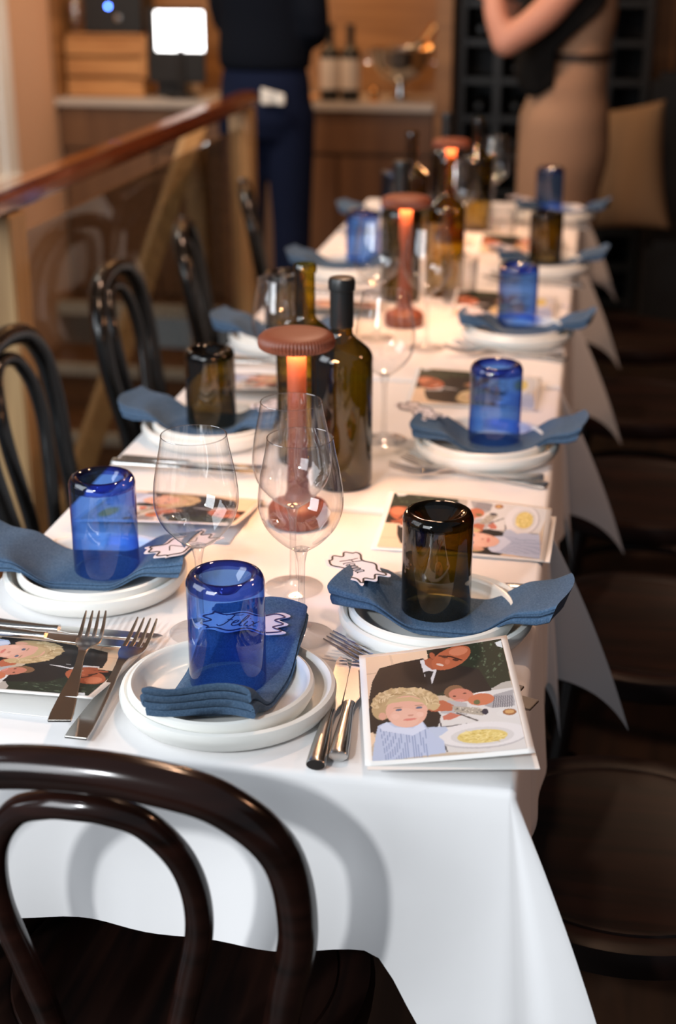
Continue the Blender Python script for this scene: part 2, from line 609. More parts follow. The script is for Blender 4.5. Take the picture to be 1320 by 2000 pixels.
def bottle_profile(h=0.30, r=0.038, neck=0.0145, sh=0.62):
    zs = h * sh
    p = [(0.0, 0.012), (r * 0.5, 0.008), (r * 0.8, 0.001), (r * 0.93, 0.001), (r, 0.008), (r, zs)]
    for i in range(1, 11):
        t = i / 10
        p.append((neck + (r - neck) * (0.5 + 0.5 * math.cos(PI * t ** 1.25)), zs + t * h * 0.13))
    p += [(neck, h * 0.80), (neck * 0.97, h * 0.955), (neck * 1.12, h * 0.96), (neck * 1.14, h * 0.985), (neck * 1.02, h)]
    return p


def make_bottle(name, label, gm, capsule=True, paper=None, h=0.288, r=0.038, liquid=None):
    t = thing(name, label, 'bottle')
    pr = bottle_profile(h, r)
    b = MB()
    b.lathe(pr, 48)
    b.build('body', gm, t)
    if capsule:
        b = MB()
        n = 0.0157
        b.lathe([(n, h * 0.775), (n, h * 0.945), (n * 1.12, h * 0.95), (n * 1.14, h * 0.985), (n * 1.05, h * 1.003), (n * 0.9, h * 1.006), (0, h * 1.006)], 32)
        b.build('capsule', M['capsule'], t)
    if paper:
        b = MB()
        b.lathe([(r + 0.0006, h * 0.16), (r + 0.0008, h * 0.17), (r + 0.0008, h * 0.55), (r + 0.0006, h * 0.56)], 40)
        b.build('paper_label', M['label'], t)
    return t


bb = make_bottle('wine_bottle', '', M['capsule'], True, True, h=0.30, r=0.040)
place(bb, USED, (-1.10, 6.05, CT), 0, 'white-labelled wine bottle on the back counter, left of the pair', 'labelled bottles on the counter')
place(bb, USED, (-1.015, 6.05, CT), 0.4, 'white-labelled wine bottle on the back counter, nearest the silver bowl', 'labelled bottles on the counter')
ib = thing('wine_cooler_bowl', 'footed silver cooler bowl on the back counter', 'bowl', (-0.815, 6.10, CT))
b = MB()
b.lathe([(0, 0), (0.05, 0), (0.052, 0.006), (0.02, 0.02), (0.016, 0.06), (0.03, 0.075), (0.08, 0.10), (0.115, 0.15), (0.125, 0.20), (0.13, 0.205),
         (0.121, 0.207), (0.115, 0.195), (0.105, 0.15), (0.07, 0.11), (0.0, 0.09)], 48)
b.build('bowl', M['silver'], ib)
for s in (-1, 1):
    b = MB()
    b.tube([(s * 0.12, 0, 0.19), (s * 0.15, 0, 0.18), (s * 0.15, 0, 0.15), (s * 0.118, 0, 0.15)], 0.005, n=8)
    b.build('handle', M['silver'], ib)
for i, (dx, ln, ang, lb) in enumerate(((-0.05, 0.2, 66, 'copper-foiled bottle leaning in the silver bowl, lower of the two'), (0.02, 0.205, 36, 'copper-foiled bottle leaning in the silver bowl, upper of the two'))):
    t = thing('sparkling_bottle', lb, 'bottle', (-0.815 + dx, 6.08 + 0.04 * i, CT + 0.13), 0, 'bottles in the silver bowl')
    mt = Matrix.Rotation(R(ang), 4, 'Y')
    b = MB()
    b.lathe([(0, 0), (0.04, 0), (0.042, 0.02), (0.04, 0.07), (0.022, 0.115), (0.016, 0.13)], 24, mtx=mt)
    b.build('body', M['bottle_dark'], t)
    b = MB()
    b.lathe([(0.0165, 0.128), (0.0165, ln - 0.02), (0.019, ln - 0.018), (0.019, ln), (0, ln + 0.004)], 20, mtx=mt)
    b.build('foil', M['copper'], t)
b = MB()
b.lathe([(0, 0), (0.016, 0), (0.02, 0.03), (0.018, 0.05), (0.012, 0.055), (0.0, 0.05)], 20)
o = b.build('brass_cup', M['copper'])
o.location = (-0.912, 6.03, CT)
tag(o, 'tiny shiny brass cup beside the foot of the silver bowl', 'cup')
b = MB()
b.box(-0.14, 0.14, -0.08, 0.08, 0, 0.012)
o = b.build('wooden_board', M['crate'], bevel=0.003)
o.location = (-1.30, 6.10, CT)
tag(o, 'flat wooden board on the counter, left of the labelled bottles', 'board')

# wine rack
rk = thing('wine_rack', 'tall black wine rack with round holes beside the counter', 'rack', (-0.15, 6.1, 0))
b = MB()
b.box(-0.43, 0.34, 0.26, 0.28, 0, 2.7)
b.build('back_board', M['black'], rk, smooth=False)
for k in range(6):
    b = MB()
    b.box(-0.43 + k * 0.148, -0.43 + k * 0.148 + 0.03, 0.0, 0.26, 0, 2.7)
    b.build('upright', M['blacks'], rk, smooth=False, bevel=0.004)
for k in range(18):
    b = MB()
    b.box(-0.43, 0.34, 0.004, 0.26, 0.02 + k * 0.15, 0.045 + k * 0.15)
    b.build('shelf', M['blacks'], rk, smooth=False, bevel=0.004)
b = MB()
b.lathe([(0, 0.0), (0.012, 0.0), (0.0135, 0.004), (0.0135, 0.075), (0.037, 0.115), (0.037, 0.22), (0, 0.22)], 20, mtx=Matrix.Rotation(-PI / 2, 4, 'X'))
rb = b.build('stored_bottle', M['capsule'])
tag(rb, '', 'bottle')
for k in range(4):
    for j in range(7):
        if (k * 3 + j * 5) % 4 == 0:
            continue
        place(rb, USED, (-0.15 - 0.43 + 0.089 + k * 0.148, 6.11, 0.045 + 0.038 + (j + 2) * 0.15), 0, 'dark wine bottle lying in the black rack, %s column, %s row up' % (['left', 'second', 'third', 'right'][k], ['first', 'second', 'third', 'fourth', 'fifth', 'sixth', 'seventh'][j]), 'bottles lying in the wine rack')

# bench and cushion
bn = thing('bench', 'black upholstered bench against the dark back wall', 'bench', (0.95, 5.72, 0))
b = MB()
b.box(-0.75, 1.6, -0.3, 0.25, 0.0, 0.42)
b.build('seat', M['black'], bn, bevel=0.03)
b = MB()
b.box(-0.75, 1.6, 0.27, 0.45, 0.0, 0.98)
b.build('backrest', M['black'], bn, bevel=0.03)
b = MB()


def cush(u, v):
    x = (u - 0.5) * 2
    a = v * 2 * PI
    e = (1 - abs(x) ** 5) ** 0.5 if abs(x) < 1 else 0
    cz = math.cos(a)
    sz = math.sin(a)
    q = (abs(cz) ** 1.0) * (1 if cz > 0 else -1)
    th = 0.075 * e * sz
    pull = 1 - 0.10 * (1 - abs(x) ** 2)
    return (x * 0.235 * (1 - 0.08 * (1 - abs(q) ** 2)), th, q * 0.235 * pull)


b.grid(cush, 41, 49)
o = b.build('cushion', M['cushion'], angle=180)
o.location = (0.03, 5.55, 0.665)
o.rotation_euler = (R(-14), R(-6), 0)
tag(o, 'large beige cushion leaning on the black bench, right of the woman', 'cushion')

# ------------------------------------------------------------------ people
def fuse(mb, name, m, parent, vox=0.012, smooth=8):
    o = mb.build(name, m, None)
    md = o.modifiers.new('r', 'REMESH')
    md.mode = 'VOXEL'
    md.voxel_size = vox
    ms = o.modifiers.new('s', 'SMOOTH')
    ms.iterations = smooth
    ms.factor = 0.5
    dg = bpy.context.evaluated_depsgraph_get()
    me = bpy.data.meshes.new_from_object(o.evaluated_get(dg))
    for p in me.polygons:
        p.use_smooth = True
    me.materials.clear()
    me.materials.append(m)
    n = bpy.data.objects.new(name, me)
    COL.objects.link(n)
    bpy.data.objects.remove(o)
    n.name = name
    n.parent = parent
    return n


def limb(mb, pts, rad, ell=None, n=16):
    P = smoothpath(pts, 4)
    rr = []
    for i in range(len(pts) - 1):
        for k in range(4):
            t = k / 4
            rr.append(rad[i] * (1 - t) + rad[i + 1] * t)
    rr.append(rad[-1])
    mb.tube(P, rr, n=n, ell=ell)
    mb.ball(pts[0], rad[0] * 0.98)
    mb.ball(pts[-1], rad[-1] * 0.98)


def loft(mb, rings, n=28):
    """rings: (z, cx, cy, rx, ry)"""
    R_ = []
    for i in range(len(rings) - 1):
        for k in range(5):
            t = k / 5
            t2 = t * t * (3 - 2 * t)
            R_.append([rings[i][j] * (1 - (t if j == 0 else t2)) + rings[i + 1][j] * (t if j == 0 else t2) for j in range(5)])
    R_.append(rings[-1])
    vs, fs = [], []
    for z, cx, cy, rx, ry in R_:
        for k in range(n):
            a = 2 * PI * k / n
            vs.append((cx + rx * math.cos(a), cy + ry * math.sin(a), z))
    for i in range(len(R_) - 1):
        for k in range(n):
            k2 = (k + 1) % n
            fs.append((i * n + k, i * n + k2, (i + 1) * n + k2, (i + 1) * n + k))
    fs.append(tuple(range(n))[::-1])
    fs.append(tuple(range((len(R_) - 1) * n, len(R_) * n)))
    mb.add(vs, fs)


def hand(mb, wrist, d, side, up=(0, 0, 1)):
    """palm plus five curled fingers; d direction, side = thumb direction"""
    w_ = Vector(wrist)
    d = Vector(d).normalized()
    s = Vector(side).normalized()
    nrm = d.cross(s).normalized()
    for k in range(5):
        a = w_ + s * (0.012 * (k - 2))
        mb.tube([a, a + d * 0.085], 0.013, n=8)
    for k, ln in enumerate((0.055, 0.068, 0.074, 0.068)):
        a = w_ + d * 0.08 + s * (0.020 * (k - 1.5))
        limb(mb, [a, a + d * ln * 0.5 + nrm * 0.008, a + d * ln * 0.85 + nrm * 0.03], [0.009, 0.0085, 0.007], n=8)
    a = w_ + d * 0.02 + s * 0.03
    limb(mb, [a, a + s * 0.028 + d * 0.03, a + s * 0.036 + d * 0.06 + nrm * 0.01], [0.012, 0.010, 0.008], n=8)


def head(mb, c, fx, fy):
    mb.ball(c, (0.075, 0.092, 0.115) if fy else (0.092, 0.075, 0.115), 24, 16)
    f = Vector((fx, fy, 0))
    c = Vector(c)
    side = Vector((-fy, fx, 0))
    mb.ball(c + f * 0.075 + Vector((0, 0, -0.075)), 0.035)
    limb(mb, [c + f * 0.088 + Vector((0, 0, 0.01)), c + f * 0.110 + Vector((0, 0, -0.025))], [0.009, 0.015], n=8)
    mb.ball(c + f * 0.095 + Vector((0, 0, -0.058)), 0.018)
    for s in (-1, 1):
        mb.ball(c + side * s * 0.078 + Vector((0, 0, -0.01)), (0.02, 0.02, 0.032))


# man at the till, seen from behind
man = thing('person', 'person in a dark navy sweater and blue jeans at the counter, seen from behind', 'person', (-1.18, 5.2, 0), R(-8))
b = MB()
loft(b, [(0.86, 0, 0, 0.15, 0.11), (1.0, 0, 0, 0.155, 0.115), (1.10, 0, 0, 0.14, 0.10), (1.3, 0, 0, 0.17, 0.115), (1.45, 0, 0, 0.17, 0.10), (1.52, 0, 0.01, 0.07, 0.06)])
limb(b, [(0, 0.01, 1.48), (0, 0.02, 1.60)], [0.06, 0.055])
head(b, (0, 0.04, 1.71), 0, 1)
for s in (-1, 1):
    limb(b, [(s * 0.085, 0, 0.90), (s * 0.10, 0.01, 0.50), (s * 0.10, -0.02, 0.09)], [0.085, 0.058, 0.04])
    limb(b, [(s * 0.10, -0.02, 0.05), (s * 0.11, 0.12, 0.03)], [0.04, 0.032])
limb(b, [(0.15, 0, 1.43), (0.193, -0.03, 1.18), (0.08, 0.22, 1.16)], [0.05, 0.042, 0.03])
limb(b, [(-0.15, 0, 1.43), (-0.165, 0.06, 1.20), (-0.13, 0.30, 1.16)], [0.05, 0.042, 0.03])
hand(b, (0.075, 0.235, 1.16), (-0.2, 1, 0.1), (-1, 0, 0.2))
hand(b, (-0.13, 0.31, 1.16), (0.1, 1, 0.1), (1, 0, 0.2))
fuse(b, 'body', M['skin'], man, 0.010, 4)
b = MB()
loft(b, [(1.035, 0, 0, 0.165, 0.132), (1.07, 0, 0, 0.170, 0.137), (1.2, 0, 0, 0.165, 0.13), (1.33, 0, 0, 0.175, 0.135), (1.45, 0, 0, 0.17, 0.12), (1.53, 0, 0.01, 0.08, 0.075)])
limb(b, [(0.15, 0, 1.43), (0.195, -0.03, 1.18), (0.10, 0.18, 1.16)], [0.062, 0.056, 0.042])
limb(b, [(-0.15, 0, 1.43), (-0.167, 0.06, 1.20), (-0.13, 0.26, 1.16)], [0.062, 0.054, 0.042])
fuse(b, 'sweater', M['sweater'], man, 0.012, 6)
b = MB()
loft(b, [(0.80, 0, 0, 0.150, 0.12), (0.88, 0, -0.01, 0.172, 0.135), (0.98, 0, 0, 0.165, 0.128), (1.055, 0, 0, 0.152, 0.118)])
for s, ft in ((-1, 0.08), (1, 0.0)):
    limb(b, [(s * 0.085, 0, 0.88), (s * 0.090, 0.01, 0.50), (s * 0.09 + 0.0, -0.01, 0.10)], [0.098, 0.072, 0.062])
fuse(b, 'jeans', M['jeans'], man, 0.012, 6)
for s in (-1, 1):
    b = MB()
    limb(b, [(s * 0.10, -0.03, 0.055), (s * 0.11, 0.08, 0.05), (s * 0.115, 0.17, 0.04)], [0.052, 0.048, 0.038])
    fuse(b, 'shoe', M['black'], man, 0.012, 4)
b = MB()
b.grid(lambda u, v: (0.07 + u * 0.085 - 0.03, -0.145 - 0.012 * math.sin(u * 9) * v, 0.985 - 0.055 * v - 0.02 * u * (1 - v)), 14, 8)
b.build('pocket_cloth', M['napwhite'], man, solid=0.004)
b = MB()
b.ball((0, 0.015, 1.75), (0.088, 0.10, 0.10), 24, 14)
fuse(b, 'hair', M['hair'], man, 0.012, 2)

# woman at the end of the table, facing left
wo = thing('person', 'person in a fitted beige dress and black vest standing at the table end, arm raised', 'person', (-0.12, 4.84, 0), 0)
b = MB()
loft(b, [(0.86, 0, 0, 0.12, 0.15), (0.98, 0.01, 0, 0.12, 0.165), (1.11, 0.03, 0, 0.085, 0.12), (1.25, 0.03, 0, 0.10, 0.135), (1.40, 0.03, 0, 0.09, 0.155), (1.47, 0.03, 0, 0.05, 0.07)])
limb(b, [(0.03, 0, 1.44), (0.01, 0, 1.54)], [0.048, 0.045])
head(b, (-0.02, 0, 1.64), -1, 0)
for s in (-1, 1):
    limb(b, [(0, s * 0.08, 0.9), (-0.02, s * 0.075, 0.47), (0.0, s * 0.07, 0.09)], [0.085, 0.052, 0.035])
    limb(b, [(0.0, s * 0.07, 0.05), (-0.13, s * 0.075, 0.03)], [0.036, 0.028])
limb(b, [(0.045, -0.16, 1.375), (-0.06, -0.20, 1.25), (-0.175, -0.22, 1.165)], [0.050, 0.050, 0.042])
limb(b, [(-0.175, -0.22, 1.165), (-0.215, -0.18, 1.27), (-0.21, -0.10, 1.40)], [0.042, 0.036, 0.026])
limb(b, [(0.045, 0.16, 1.375), (-0.06, 0.20, 1.20), (-0.20, 0.10, 1.26)], [0.046, 0.040, 0.027])
hand(b, (-0.21, -0.09, 1.41), (0.0, 0.5, 1), (1, 0, 0))
hand(b, (-0.21, 0.09, 1.27), (-0.6, -0.6, 0.5), (0, 0, 1))
fuse(b, 'body', M['skin'], wo, 0.010, 4)
b = MB()
loft(b, [(0.50, -0.005, 0, 0.125, 0.15), (0.66, 0.0, 0, 0.135, 0.165), (0.82, 0.012, 0, 0.148, 0.178), (0.92, 0.010, 0, 0.145, 0.18), (1.02, 0.018, 0, 0.122, 0.16), (1.105, 0.045, 0, 0.096, 0.133),
         (1.14, 0.045, 0, 0.098, 0.133), (1.25, 0.045, 0, 0.115, 0.15), (1.34, 0.045, 0, 0.11, 0.15), (1.40, 0.04, 0, 0.10, 0.14), (1.45, 0.03, 0, 0.065, 0.08)])
fuse(b, 'dress', M['dress'], wo, 0.012, 3)
b = MB()
b.lathe([(1.0, -0.012), (1.04, -0.008), (1.04, 0.008), (1.0, 0.012)], 40, rmod=lambda a, i: 1 / math.sqrt((math.cos(a) / 0.101) ** 2 + (math.sin(a) / 0.136) ** 2))
o = b.build('belt', M['hair'], wo)
o.location = (0.045, 0, 1.118)
b = MB()


def vest(u, v):
    # wraps the chest side towards -x, pointed lower hem, open towards the back
    top = 1.43
    low = 1.05 - 0.05 * math.exp(-((u - 0.86) / 0.13) ** 2)
    z = low + (top - low) * v
    q = max(0, min(1, (z - 1.14) / 0.15))
    a1 = 72 + 55 * q
    ang = PI - R(95) + u * R(95 + a1)
    k = max(0, min(1, (z - 1.25) / 0.18))
    rx, ry = 0.185 - 0.10 * k, 0.168 - 0.05 * k
    return (0.03 + rx * math.cos(ang), ry * math.sin(ang), z)


b.grid(vest, 40, 16)
b.build('vest', M['vest'], wo, solid=0.012)
b = MB()
b.ball((0.005, 0, 1.68), (0.105, 0.09, 0.10), 24, 14)
b.ball((0.07, 0, 1.60), (0.05, 0.06, 0.10), 20, 12)
fuse(b, 'hair', M['hair'], wo, 0.012, 2)
for s in (-1, 1):
    b = MB()
    limb(b, [(0.01, s * 0.07, 0.05), (-0.06, s * 0.072, 0.045), (-0.15, s * 0.075, 0.032)], [0.045, 0.042, 0.032])
    fuse(b, 'shoe', M['black'], wo, 0.012, 4)

# ------------------------------------------------------------------ tables and tablecloths
TX0, TX1 = -0.655, -0.032
TY = [(1.078, 1.715), (1.729, 2.325), (2.339, 2.925), (2.939, 3.525), (3.539, 4.22)]
TZ = 0.75
ordw = ['nearest', 'second', 'third', 'fourth', 'farthest']


def cloth(idx, x0, x1, y0, y1):
    o_ = 0.215
    cx, cy = (x0 + x1) / 2, (y0 + y1) / 2
    rr = 0.008
    first, last = idx == 0, idx == len(TY) - 1
    fout = {'f': 0.016 if first else 0.0022, 'b': 0.014 if last else 0.0022, 'r': 0.012, 'l': 0.012}
    # perimeter samples: (base x, y, normal, phi type)
    per = []
    NS, NC = 44, 28

    def side(xa, ya, xb, yb, n, key):
        for i in range(1, NS):
            t = i / NS
            per.append((xa + (xb - xa) * t, ya + (yb - ya) * t, n, None, key, t))

    def corner(x, y, a0, e, keys):
        for i in range(NC + 1):
            per.append((x, y, (math.cos(R(a0 + 90 * i / NC)), math.sin(R(a0 + 90 * i / NC))), i / NC, (e, keys), a0))
    x0i, x1i, y0i, y1i = x0 + rr, x1 - rr, y0 + rr, y1 - rr
    side(x0i, y0i, x1i, y0i, (0, -1), 'f')
    er = (0.125, -0.035) if first else (0.120, -0.004)
    eb = (0.115, 0.04) if last else (0.030, 0.003)
    corner(x1i, y0i, -90, er, ('f', 'r'))
    side(x1i, y0i, x1i, y1i, (1, 0), 'r')
    corner(x1i, y1i, 0, eb, ('r', 'b'))
    side(x1i, y1i, x0i, y1i, (0, 1), 'b')
    corner(x0i, y1i, 90, (-eb[0], eb[1]), ('b', 'l'))
    side(x0i, y1i, x0i, y0i, (-1, 0), 'l')
    corner(x0i, y0i, 180, (-er[0], er[1]), ('l', 'f'))
    n = len(per)
    vs, fs = [], []
    zt = TZ
    # top grid rings: centre outwards
    RT = 14
    for j in range(RT):
        t = (j + 1) / RT
        for p in per:
            vs.append((cx + (p[0] - cx) * t, cy + (p[1] - cy) * t, zt))
    prof = [(30, 0), (60, 0), (90, 0)]
    for a, _ in prof:
        for p in per:
            vs.append((p[0] + p[2][0] * rr * math.sin(R(a)), p[1] + p[2][1] * rr * math.sin(R(a)), zt - rr * (1 - math.cos(R(a)))))
    RH = 22
    for j in range(1, RH + 1):
        t = j / RH
        for p in per:
            bx, by = p[0] + p[2][0] * rr, p[1] + p[2][1] * rr
            if p[3] is None:
                f = fout[p[4]]
                s = p[5]
                amp = 0.006 if f > 0.01 else 0.0005
                wv = amp * math.sin(s * 13 + idx * 2.1) * t + amp * 0.6 * math.sin(s * 29 + 1 + idx) * t
                # near corner the sheet is pulled outwards
                kk = max(0, 1 - min(s, 1 - s) / 0.22)
                ext = f + wv
                L = o_ * t
                if p[4] == 'f' and first:
                    q = max(0.0, min(1.0, (0.20 - min(s, 1 - s)) / 0.12))
                    L *= 0.79 + 0.46 * q * q * (3 - 2 * q)
                vs.append((bx + p[2][0] * ext * t ** 0.6, by + p[2][1] * ext * t ** 0.6, zt - rr - L))
            else:
                (e, keys) = p[4]
                u = p[3]
                c = 1 - abs(u - 0.5) * 2
                ph = min(u, 1 - u) * 90
                L = o_ / math.cos(R(ph)) * t
                if first and keys in (('f', 'r'), ('l', 'f')):
                    L *= 1.25
                a0 = R(p[5])
                n0 = (math.cos(a0), math.sin(a0))
                n1 = (math.cos(a0 + PI / 2), math.sin(a0 + PI / 2))
                f0, f1 = fout[keys[0]], fout[keys[1]]
                wa, wb = (1 - u), u
                tt = t ** 0.6
                dent = -0.010 * math.exp(-((u - 0.13) / 0.06) ** 2) * t if (first and p[5] == -90) else 0
                ox = n0[0] * f0 * tt * wa + n1[0] * f1 * tt * wb + e[0] * c * t * (1 + 0.25 * (1 - t)) + n0[0] * dent
                oy = n0[1] * f0 * tt * wa + n1[1] * f1 * tt * wb + e[1] * c * t * (1 + 0.25 * (1 - t)) + n0[1] * dent
                h = math.sqrt(max(L * L - (ox * ox + oy * oy) * 0.6, 0.0001))
                vs.append((bx + ox, by + oy, zt - rr - h))
    rings = RT + len(prof) + RH
    for j in range(rings - 1):
        for k in range(n):
            k2 = (k + 1) % n
            fs.append((j * n + k, (j + 1) * n + k, (j + 1) * n + k2, j * n + k2))
    c = len(vs)
    vs.append((cx, cy, zt))
    for k in range(n):
        fs.append((c, k, (k + 1) % n))
    b = MB()
    b.add(vs, fs)
    o = b.build('tablecloth', M['cloth'], angle=50)
    tag(o, ['white tablecloth on the nearest table, hanging over its near edge', 'white tablecloth on the second table, just beyond the nearest', 'white tablecloth on the third, middle table of the row',
            'white tablecloth on the fourth table of the row', 'white tablecloth on the farthest table, beside the standing woman'][idx], 'tablecloth', 'white tablecloths')
    return o


tproto = thing('dining_table', '', 'table')
b = MB()
b.box(-0.305, 0.305, -0.285, 0.285, TZ - 0.030, TZ - 0.004)
b.build('tabletop', M['seat'], tproto, smooth=False, bevel=0.003)
b = MB()
b.lathe([(0, 0.02), (0.03, 0.02), (0.03, 0.70), (0.06, 0.719), (0, 0.719)], 24)
b.build('pedestal', M['black'], tproto)
b = MB()
b.box(-0.22, 0.22, -0.03, 0.03, 0, 0.03)
b.box(-0.03, 0.03, -0.22, 0.22, 0, 0.03)
b.build('foot', M['black'], tproto, smooth=False, bevel=0.004)
for i, (y0, y1) in enumerate(TY):
    cloth(i, TX0, TX1, y0, y1)
    o = place(tproto, USED, ((TX0 + TX1) / 2, (y0 + y1) / 2, 0), 0,
              'square pedestal table under a white cloth, the %s of the row' % ['nearest one', 'second nearest one', 'middle one', 'second farthest one', 'farthest one'][i], 'dining tables in a row')

# ------------------------------------------------------------------ bentwood chairs
def make_chair(name, m, ms):
    t = thing(name, '', 'chair')
    b = MB()
    b.lathe([(0, 0.452), (0.15, 0.452), (0.158, 0.4565), (0.166, 0.4565), (0.168, 0.454), (0.171, 0.4565), (0.19, 0.46), (0.200, 0.457), (0.205, 0.445), (0.203, 0.428), (0.196, 0.422), (0.17, 0.42), (0, 0.42)], 64)
    b.build('seat', ms, t)
    # outer hoop with rear legs in one bent rod (diner faces +y)
    pts = [(0.205, -0.27, 0.0), (0.19, -0.235, 0.2), (0.165, -0.185, 0.42), (0.148, -0.182, 0.52), (0.158, -0.195, 0.60), (0.172, -0.208, 0.68), (0.162, -0.222, 0.762),
           (0.118, -0.234, 0.812), (0.058, -0.239, 0.830), (0, -0.240, 0.834)]
    pts = pts + [(-x, y, z) for x, y, z in pts[-2::-1]]
    P = smoothpath(pts, 8)
    b = MB()
    b.tube(P, [0.0155 + 0.0025 * max(0, min(1, (p.z - 0.5) / 0.3)) for p in P], n=18)
    b.build('back_frame', m, t)
    pts = [(0.052, -0.186, 0.43), (0.056, -0.188, 0.52), (0.073, -0.196, 0.60), (0.088, -0.206, 0.675), (0.082, -0.218, 0.738), (0.056, -0.230, 0.782), (0.026, -0.236, 0.797), (0, -0.238, 0.800)]
    pts = pts + [(-x, y, z) for x, y, z in pts[-2::-1]]
    b = MB()
    b.tube(smoothpath(pts, 8), 0.0122, n=16)
    b.build('inner_hoop', m, t)
    for s in (-1, 1):
        b = MB()
        b.tube([(s * 0.145, 0.115, 0.43), (s * 0.152, 0.13, 0.3), (s * 0.175, 0.165, 0.0)], [0.017, 0.015, 0.011], n=14)
        b.build('front_leg', m, t)
    b = MB()
    b.tube([(0.168 * math.cos(2 * PI * k / 40), 0.168 * math.sin(2 * PI * k / 40) - 0.02, 0.27) for k in range(41)], 0.009, n=10, cap=False)
    b.build('ring_stretcher', m, t)
    return t


ch = make_chair('bentwood_chair', M['chair'], M['seat'])
place(ch, USED, (-0.373, 1.158, 0), R(0), 'dark brown bentwood chair in the foreground at the near end of the table')
cl = make_chair('bentwood_chair', M['black_chair'], M['black_chair'])
lefts = [(-0.70, 1.56), (-0.705, 2.17), (-0.705, 2.74), (-0.705, 3.28), (-0.705, 3.90)]
LL = ['black bentwood chair on the left, mostly outside the frame, beside the nearest place setting',
      'black bentwood chair on the left whose hoop rises beside the handrail post',
      'black bentwood chair on the left behind the olive cup, next beyond the handrail post',
      'black bentwood chair on the left crossing the slanting stair rail',
      'black bentwood chair on the left in front of the man in jeans']
for i, ((x, y), l) in enumerate(zip(lefts, LL)):
    if i == 0:
        continue
    place(cl, USED, (x, y, 0), R(-90 + [0, 3, 4, 12, 14][i]), l, 'chairs along the left side')
rights = [(0.085, 1.455), (0.13, 2.06), (0.13, 2.66), (0.13, 3.27), (0.13, 3.9)]
RL = ['dark bentwood chair at the lower right, its round seat beside the nearest cloth corner',
      'dark bentwood chair on the right with a pale glint along its hoop',
      'dark bentwood chair in shade on the right side of the middle table',
      'dark bentwood chair in shade on the right, second from the far end',
      'dark bentwood chair in shade on the right, nearest the beige cushion']
for (x, y), l in zip(rights, RL):
    dup(ch, (x, y, 0), R(90), l, 'chairs along the right side')

# ------------------------------------------------------------------ tableware prototypes
def plate(name, r, label, cat='plate'):
    b = MB()
    b.lathe([(0, 0.0045), (r * 0.45, 0.0045), (r * 0.78, 0.0055), (r * 0.85, 0.0080), (r * 0.893, 0.0135), (r * 0.910, 0.0190), (r * 0.925, 0.0222), (r * 0.952, 0.0237),
             (r * 0.985, 0.0222), (r, 0.0180), (r * 0.995, 0.013), (r * 0.95, 0.005), (r * 0.88, 0.001), (r * 0.82, 0.0), (r * 0.7, 0.0006), (r * 0.65, 0.0015), (0, 0.0015)], 96)
    return tag(b.build(name, M['plate']), label, cat)


NK_Z = 0.0135


def make_napkin(kind, L, zfun, wid=0.096, puff=1.0, seed=0):
    """folded linen strip: an S folded ribbon cross-section swept along the strip; zfun(s) gives the underside height"""
    w2 = wid / 2

    def sec():
        pts = []
        h = [0.0012, 0.0047, 0.0082, 0.0117]
        # two plies wound back and forth
        pts += [(-w2 + 0.002, h[0]), (-w2 * 0.5, h[0]), (w2 * 0.5, h[0]), (w2 - 0.002, h[0])]
        pts += [(w2, (h[0] + h[1]) / 2), (w2 - 0.002, h[1]), (w2 * 0.5, h[1]), (-w2 * 0.5, h[1]), (-w2 + 0.0035, h[1])]
        pts += [(-w2 + 0.001, (h[1] + h[2]) / 2), (-w2 + 0.0035, h[2]), (-w2 * 0.5, h[2]), (w2 * 0.5, h[2]), (w2 - 0.004, h[2])]
        pts += [(w2 - 0.0015, (h[2] + h[3]) / 2), (w2 - 0.004, h[3]), (w2 * 0.4, h[3]), (-w2 * 0.5, h[3]), (-w2 + 0.006, h[3] - 0.0003), (-w2 + 0.003, h[3] - 0.002)]
        return [Vector((p.x, p.y, 0)) for p in smoothpath([(x, y, 0) for x, y in pts], 4)]
    sp = sec()
    th = 0.00155
    outer, inner = [], []
    for i, p in enumerate(sp):
        a = sp[max(0, i - 1)]
        c = sp[min(len(sp) - 1, i + 1)]
        t = (c - a).normalized()
        n = Vector((-t.y, t.x, 0))
        outer.append(p + n * th)
        inner.append(p - n * th)
    loop = outer + inner[::-1]
    NL = 46
    vs, fs = [], []
    m = len(loop)
    for j in range(NL):
        u = j / (NL - 1)
        s = (u - 0.5) * L
        endk = max(0, abs(u - 0.5) * 2 - 0.35) / 0.65
        for p in loop:
            x = p.x * (1 + 0.02 * math.sin(s * 40 + seed))
            z = p.y
            pf = 0.62 + (1.15 * puff) * endk ** 1.2 * (0.3 if kind == 'front' and s > 0 else 1)
            z = z * pf + 0.0022 * math.sin(p.x * 60 + seed + s * 8) * endk * (z / 0.012)
            y = s + 0.006 * math.sin(p.x * 45 + seed) * endk + 0.004 * (z / 0.012) * (1 if s > 0 else -1)
            zz = zfun(s, p.x)
            vs.append((x + 0.004 * math.sin(s * 18 + seed), y, zz + z))
    for j in range(NL - 1):
        for k in range(m):
            k2 = (k + 1) % m
            fs.append((j * m + k, j * m + k2, (j + 1) * m + k2, (j + 1) * m + k))
    h = m // 2
    for j, rev in ((0, False), (NL - 1, True)):
        for k in range(h - 1):
            q = (j * m + k, j * m + m - 1 - k, j * m + m - 2 - k, j * m + k + 1)
            fs.append(q if rev else q[::-1])
    b = MB()
    b.add(vs, fs)
    return b.build('napkin', M['napkin'], angle=60)


def rimz(r_in, dz, droop):
    def f(s, x):
        a = abs(s)
        base = dz
        t = max(0, min(1, (math.hypot(s, 0.85 * x) - 0.045) / 0.040))
        z = base + 0.0205 * t * t * (3 - 2 * t)
        if a > 0.10:
            q = (a - 0.10)
            z += 0.010 * min(1, q / 0.03) * (0.3 if s < 0 else 1) - (droop if s < 0 else droop * 0.5) * q * q * 30
        return z + 0.0015 * math.sin(x * 50)
    return f


